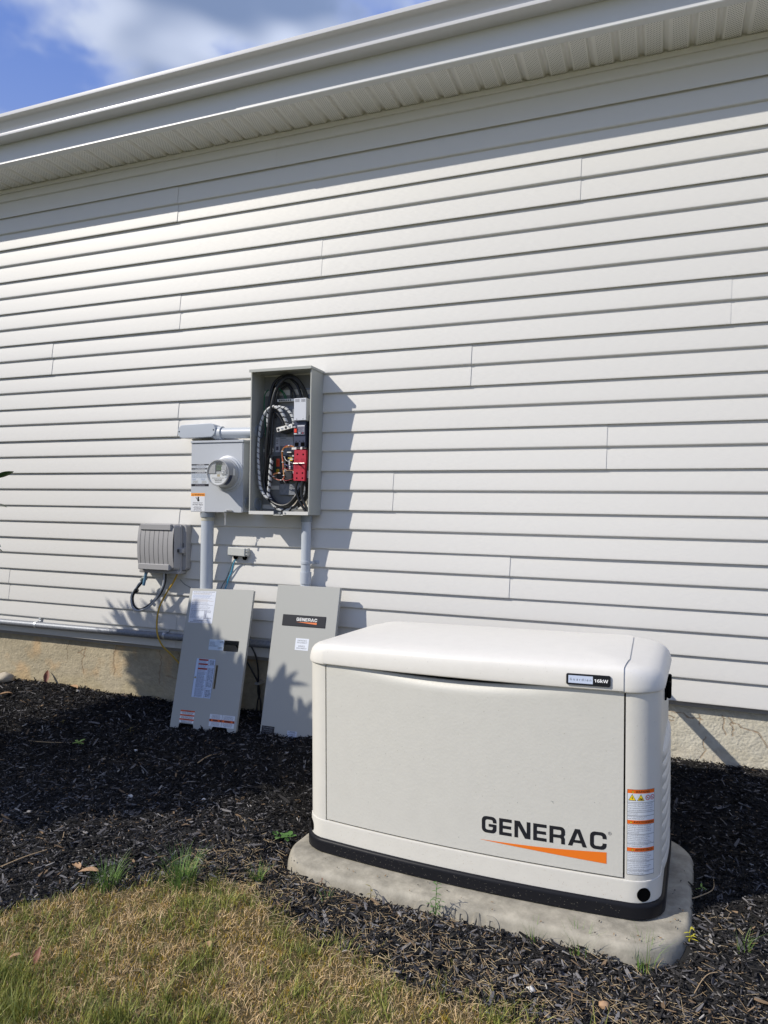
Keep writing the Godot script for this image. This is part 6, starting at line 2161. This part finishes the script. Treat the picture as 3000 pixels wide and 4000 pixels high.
func build_litter() -> void:
	var r := RandomNumberGenerator.new(); r.seed = 44
	# fallen leaves: [x, z, length, turn, material, label]
	var fallen := [[-1.814, 1.500, 0.060, 1.2, M.dry_leaf, "pale orange dry leaf lying at the lawn's upper left edge"],
		[-1.735, 1.495, 0.070, 2.0, M.dry_leaf, "curled dry leaf lying beside the pale orange one"],
		[-3.570, 0.020, 0.085, 0.6, M.red_leaf, "dark red leaf standing against the foundation at left"],
		[-3.30, 0.03, 0.09, 1.4, M.dry_leaf, "brown leaf at the foundation, right of the dark red one"],
		[-2.90, 0.04, 0.07, 1.8, M.dry_leaf, "tan leaf at the foundation, nearest the yellow cable"],
		[-3.62, 0.22, 0.08, 2.6, M.dry_leaf, "dry leaf on sunlit mulch near the left stone"],
		[-1.571, 1.905, 0.045, 0.3, M.red_leaf, "reddish brown leaf upright in the lawn at lower left"],
		[-1.640, 1.890, 0.035, 2.3, M.dry_leaf, "small tan leaf in the lawn beside the reddish brown one"],
		[-1.160, 1.672, 0.040, 0.8, M.dry_leaf, "pale pink leaf lying in the middle of the lawn"]]
	for q in fallen:
		var mb := leaf_mesh(q[2], q[2] * 0.42, 0.012, 0.55)
		var o := single("fallen_leaf", mb, q[4], q[5], "leaf", "fallen leaves", 60.0)
		var up: float = 1.1 if q[4] == M.red_leaf else 0.15
		o.transform = Transform3D(Basis(Vector3.UP, q[3]) * Basis(Vector3.RIGHT, up), Vector3(q[0], rough_lie(q[0], q[1]) + 0.012, q[1]))
	# stones
	var pebbles := [[-3.84, 0.085, 0.048, M.stone, "tan stone lying against the foundation at the left edge"],
		[-0.279, 1.498, 0.012, M.pebble, "white pebble in the mulch before the pad's middle"],
		[-0.095, 1.487, 0.013, M.dry_leaf, "orange-tan pebble near the picture's bottom, right of the lawn"],
		[-2.02, 1.02, 0.010, M.pebble, "white pebble on sunlit mulch at the shade's edge"],
		[-1.95, 1.12, 0.009, M.pebble, "small pale pebble on the sunlit mulch, left of the pad"],
		[-1.72, 0.93, 0.009, M.pebble, "small pale pebble between the right cover and the shade's edge"],
		[-2.34, 0.62, 0.009, M.pebble, "white pebble in the shade before the left cover"],
		[-3.28, 0.05, 0.010, M.pebble, "white pebble at the foundation near the dark red leaf"]]
	for q in pebbles:
		var mb := MB.new()
		var rings := []
		var rr: float = q[2]
		for i in 9:
			var a := PI * (i + 0.02) / 8.04
			var ring_v := PackedVector3Array()
			for k in 12:
				var b := TAU * k / 12
				var d := Vector3(sin(a) * cos(b), -cos(a), -sin(a) * sin(b))
				ring_v.append(d * rr * (1.0 + 0.35 * soft.get_noise_3d(d.x * 1.3 + q[0] * 9, d.y * 1.3, d.z * 1.3)) * Vector3(1.15, 0.75, 0.9))
			rings.append(ring_v)
		mb.loft(rings, true, true)
		var o := single("stone" if rr > 0.03 else "pebble", mb, q[3], q[4], "stone", "" if rr > 0.03 else "pebbles in the mulch", 70.0)
		o.position = Vector3(q[0], rough_lie(q[0], q[1]) + rr * 0.45, q[1])
	# twigs and straws
	var twigs := [[[-2.10, 1.62, -2.05, 1.52, -2.00, 1.42, -2.03, 1.36], 0.0022, "forked pale twig on the mulch at the left edge"],
		[[-1.54, 1.39, -1.52, 1.33, -1.47, 1.28, -1.38, 1.25], 0.0013, "thin curved straw on the mulch above the grass tufts"],
		[[-2.95, 0.70, -2.80, 0.68, -2.66, 0.62], 0.0025, "slender dark twig in the shaded mulch at left"],
		[[-1.06, 1.315, -1.02, 1.300, -0.965, 1.285], 0.0022, "straight pale stick beside the pad's left front corner"],
		[[-1.95, 0.66, -1.93, 0.60, -1.90, 0.52], 0.0030, "pale splinter in the shade between the covers and the lawn"],
		[[0.12, 1.38, 0.16, 1.30, 0.24, 1.26], 0.0016, "pale straw lying in the mulch at the lower right"],
		[[0.13, 0.95, 0.19, 0.90, 0.20, 0.80], 0.0020, "bent tan twig in the shaded mulch right of the pad"]]
	for q in twigs:
		var pts := []
		for i in range(0, q[0].size(), 2): pts.append(Vector3(q[0][i], rough_lie(q[0][i], q[0][i + 1]) + 0.012 + 0.006 * sin(i * 1.3), q[0][i + 1]))
		var mb := MB.new()
		mb.tube(smooth(pts, 6), q[1], 6, true, q[1] * 0.5)
		single("twig", mb, M.twig, q[2], "twig", "twigs and straws on the mulch", 60.0)

# ------------------------------------------------------------------ mulch and lawn
func chip_mesh(s: int) -> ArrayMesh:
	var r := RandomNumberGenerator.new(); r.seed = s
	var mb := MB.new()
	var rings := []
	var n := 4
	for i in n:
		var t := float(i) / (n - 1)
		var k := (0.35 + 0.65 * sin(PI * clampf(t * 0.8 + 0.12, 0, 1))) * r.randf_range(0.75, 1.1)
		var l := PackedVector3Array()
		for q in [[-1, -1], [1, -1], [1, 1], [-1, 1]]:
			l.append(Vector3(q[0] * 0.5 * k * r.randf_range(0.7, 1.1), q[1] * 0.5 * r.randf_range(0.6, 1.1), t - 0.5) + Vector3(0.25 * sin(t * 2.0 + s), 0.25 * t * t, 0))
		rings.append(l)
	mb.loft(rings, true, true)
	return mb.commit(0.0)

func under_pad(inv: Transform3D, x: float, y: float, z: float, grow: float) -> bool:
	var q := inv * Vector3(x, y, z)
	return absf(q.x - 0.016) < 0.685 + grow and q.z < 0.155 + grow and q.z > -0.675 - grow and Vector2(maxf(absf(q.x - 0.016) - 0.49, 0.0), maxf(maxf(q.z + 0.04, -0.48 - q.z), 0.0)).length() < 0.20 + grow

func build_mulch() -> void:
	var r := RandomNumberGenerator.new(); r.seed = 55
	var inv := unit_place().affine_inverse()
	var kinds := 5
	var xf := []
	var cols := []
	for k in kinds:
		xf.append([]); cols.append(PackedColorArray())
	var n := 0
	while n < 175000:
		var x := r.randf_range(-4.7, 1.5)
		var z := r.randf_range(-0.02, 2.3)
		var e := bed_edge(x) + 0.05 * soft.get_noise_2d(x * 8.0, 3.0)
		if z > e: continue
		if x < -2.9 and z > 1.3 and r.randf() < 0.7: continue
		var y := rough_lie(x, z)
		if under_pad(inv, x, y, z, -0.012): continue
		n += 1
		var big := r.randf()
		var clump := soft.get_noise_2d(x * 3.0 + 20.0, z * 3.0)
		var len := (0.008 + 0.036 * pow(big, 2.0 - clump) + (0.030 if big > 0.982 else 0.0)) * (0.5 if r.randf() < 0.5 else 0.9)
		var wid := clampf(len * r.randf_range(0.10, 0.32), 0.0024, 0.012)
		var thick := r.randf_range(0.0012, 0.0034)
		var b := Basis(Vector3.UP, r.randf() * TAU) * Basis(Vector3.RIGHT, r.randfn() * 0.34) * Basis(Vector3.BACK, r.randfn() * 0.5)
		b = b * Basis.from_scale(Vector3(wid, thick, len))
		var kind := r.randi() % kinds
		xf[kind].append(Transform3D(b, Vector3(x, y + r.randf_range(-0.001, 0.013), z)))
		var t := r.randf()
		var c := Color(0.010, 0.0095, 0.0095).lerp(Color(0.038, 0.036, 0.035), pow(r.randf(), 1.5))
		var worn := smoothstep01((z - 0.9) / 0.6) * 0.5 + smoothstep01((x + 1.2) / 1.0) * smoothstep01((z - 1.1) / 0.3) * 0.5
		worn = maxf(worn, 0.7 * smoothstep01((z - 0.7) / 0.5))
		c = c.lerp(Color(0.058, 0.055, 0.053), 0.45 * worn * r.randf())
		if t < 0.13 + 0.19 * worn: c = Color(0.075, 0.072, 0.075).lerp(Color(0.23, 0.22, 0.215), pow(r.randf(), 1.5))
		elif t < 0.15 + 0.22 * worn: c = Color(0.12, 0.085, 0.055).lerp(Color(0.26, 0.18, 0.11), r.randf())
		elif t < 0.155 + 0.225 * worn: c = Color(0.36, 0.34, 0.31)
		cols[kind].append(c)
	for i in 36:                                       # a few bits lie on the pad's rim
		var q := Vector3(r.randf_range(-0.62, 0.66), 0.003, r.randf_range(0.05, 0.135))
		if r.randf() < 0.3: q = Vector3(r.randf_range(0.63, 0.67), 0.003, r.randf_range(-0.45, 0.0))
		var b := Basis(Vector3.UP, r.randf() * TAU) * Basis.from_scale(Vector3(r.randf_range(0.0015, 0.004), 0.0015, r.randf_range(0.003, 0.010)))
		xf[i % kinds].append(Transform3D(b, pad_at * q))
		cols[i % kinds].append(Color(0.05, 0.045, 0.04) if r.randf() < 0.6 else Color(0.30, 0.20, 0.11))
	var holder := Node3D.new()
	holder.name = "mulch"
	add_child(holder)
	tag(holder, "black dyed shredded bark mulch covering the bed round the pad", "mulch", "", "stuff")
	for k in kinds:
		scatter("bark_chips", chip_mesh(k + 3), M.chips, xf[k], cols[k], holder)
	# straw fibres in the worn, sunny part near the pad's front
	var fx := []
	var fc := PackedColorArray()
	var thin := MB.new()
	thin.tube(PackedVector3Array([Vector3(0, 0, -0.5), Vector3(0.03, 0.05, 0.0), Vector3(-0.02, 0.0, 0.5)]), 0.5, 4, false)
	for i in thin.v.size(): thin.v[i] = Vector3(thin.v[i].x, thin.v[i].y, thin.v[i].z)
	n = 0
	while n < 3600:
		var x := r.randf_range(-1.5, 1.0)
		var z := r.randf_range(1.0, 1.7)
		if z > bed_edge(x) + 0.05: continue
		if r.randf() > 0.12 + 0.88 * smoothstep01((z - bed_edge(x) + 0.35) / 0.3): continue
		var y := rough_lie(x, z)
		if under_pad(inv, x, y, z, 0.0): continue
		n += 1
		var b := Basis(Vector3.UP, r.randf() * TAU) * Basis(Vector3.RIGHT, r.randfn() * 0.3) * Basis.from_scale(Vector3(0.0011, 0.0011, r.randf_range(0.010, 0.05)))
		fx.append(Transform3D(b, Vector3(x, y + r.randf_range(0.004, 0.015), z)))
		fc.append(Color(0.30, 0.20, 0.10).lerp(Color(0.58, 0.46, 0.27), r.randf()))
	scatter("straw_fibres", thin.commit(60.0), M.painted, fx, fc, holder)

func blade_mesh(bend: float) -> ArrayMesh:
	var mb := MB.new()
	blade(mb, Vector3.ZERO, 0.0, 1.0, bend, 1.0, Color.WHITE)
	return mb.commit(80.0)

func build_lawn() -> void:
	var r := RandomNumberGenerator.new(); r.seed = 66
	var bends := [0.25, 0.6, 1.1]
	var xf := [[], [], []]
	var cols := [PackedColorArray(), PackedColorArray(), PackedColorArray()]
	var patch := FastNoiseLite.new(); patch.frequency = 1.0; patch.fractal_octaves = 3; patch.seed = 9
	var place := func(x: float, z: float) -> void:
		var g := 0.55 * patch.get_noise_2d(x * 3.0, z * 3.0) + 0.75 * patch.get_noise_2d(x * 10.0, z * 10.0) + 0.35 * patch.get_noise_2d(x * 30.0, z * 30.0)
		var y := rough_lie(x, z)
		var lower := smoothstep01((z - bed_edge(x) - 0.25) / 0.35)
		var green := clampf(0.17 + 1.35 * g + 0.26 * lower, 0.03, 0.88)
		var lush := smoothstep01((patch.get_noise_2d(x * 7.0 + 30.0, z * 7.0) - 0.10) / 0.3)
		# a lusher fringe where lawn meets mulch
		var fringe := 1.0 - smoothstep01((z - bed_edge(x)) / 0.07)
		green = clampf(green + 0.25 * fringe, 0, 0.95)
		var c: Color
		var h: float
		var w := r.randf_range(0.0012, 0.0028)
		var kind := 0
		if r.randf() < green:
			c = Color(0.12, 0.165, 0.028).lerp(Color(0.38, 0.37, 0.08), r.randf())
			h = r.randf_range(0.014, 0.045) * (0.7 + 0.5 * lower + 0.55 * lush + 0.5 * smoothstep01((-1.25 - x) / 0.3) * lower)
			kind = r.randi() % 2
			if r.randf() < 0.10 + 0.25 * lush: w *= 1.7; h *= 1.3
		elif r.randf() < 0.22 + 0.36 * smoothstep01(patch.get_noise_2d(x * 6.0, z * 6.0 + 70.0) * 2.0 + 0.4):
			c = Color(0.30, 0.20, 0.02).lerp(Color(0.50, 0.36, 0.05), r.randf())     # moss and olive stubble
			h = r.randf_range(0.006, 0.018)
			w *= 1.6
		else:
			c = Color(0.50, 0.33, 0.14).lerp(Color(0.82, 0.62, 0.35), r.randf())
			h = r.randf_range(0.010, 0.036)
			kind = 1 + r.randi() % 2
		var b := Basis(Vector3.UP, r.randf() * TAU) * Basis(Vector3.RIGHT, r.randfn() * 0.30)
		if kind == 2: b = b * Basis(Vector3.BACK, -r.randf_range(0.3, 1.0))
		b = b * Basis.from_scale(Vector3(h, h, w))
		xf[kind].append(Transform3D(b, Vector3(x, y - 0.003, z)))
		cols[kind].append(c)
	var n := 0
	while n < 115000:
		var x := r.randf_range(-2.45, 0.9)
		var z := r.randf_range(1.3, 2.35)
		var e := bed_edge(x) - 0.02 + 0.075 * soft.get_noise_2d(x * 7.0, 8.0) + 0.05 * soft.get_noise_2d(x * 25.0, 4.0)
		if z < e - 0.05 or r.randf() > smoothstep01((z - e + 0.05) / 0.14) + 0.03: continue
		place.call(x, z); n += 1
	n = 0
	while n < 60000:
		var x := r.randf_range(-6.0, 4.0)
		var z := r.randf_range(1.5, 4.6)
		if z < bed_edge(x) or (x > -2.45 and x < 0.9 and z < 2.35): continue
		place.call(x, z); n += 1
	var holder := Node3D.new()
	holder.name = "lawn_grass"
	add_child(holder)
	tag(holder, "patchy lawn grass, half green and half dried straw, in the foreground", "grass", "", "stuff")
	for k in 3: scatter("grass_blades", blade_mesh(bends[k]), M.blades, xf[k], cols[k], holder)
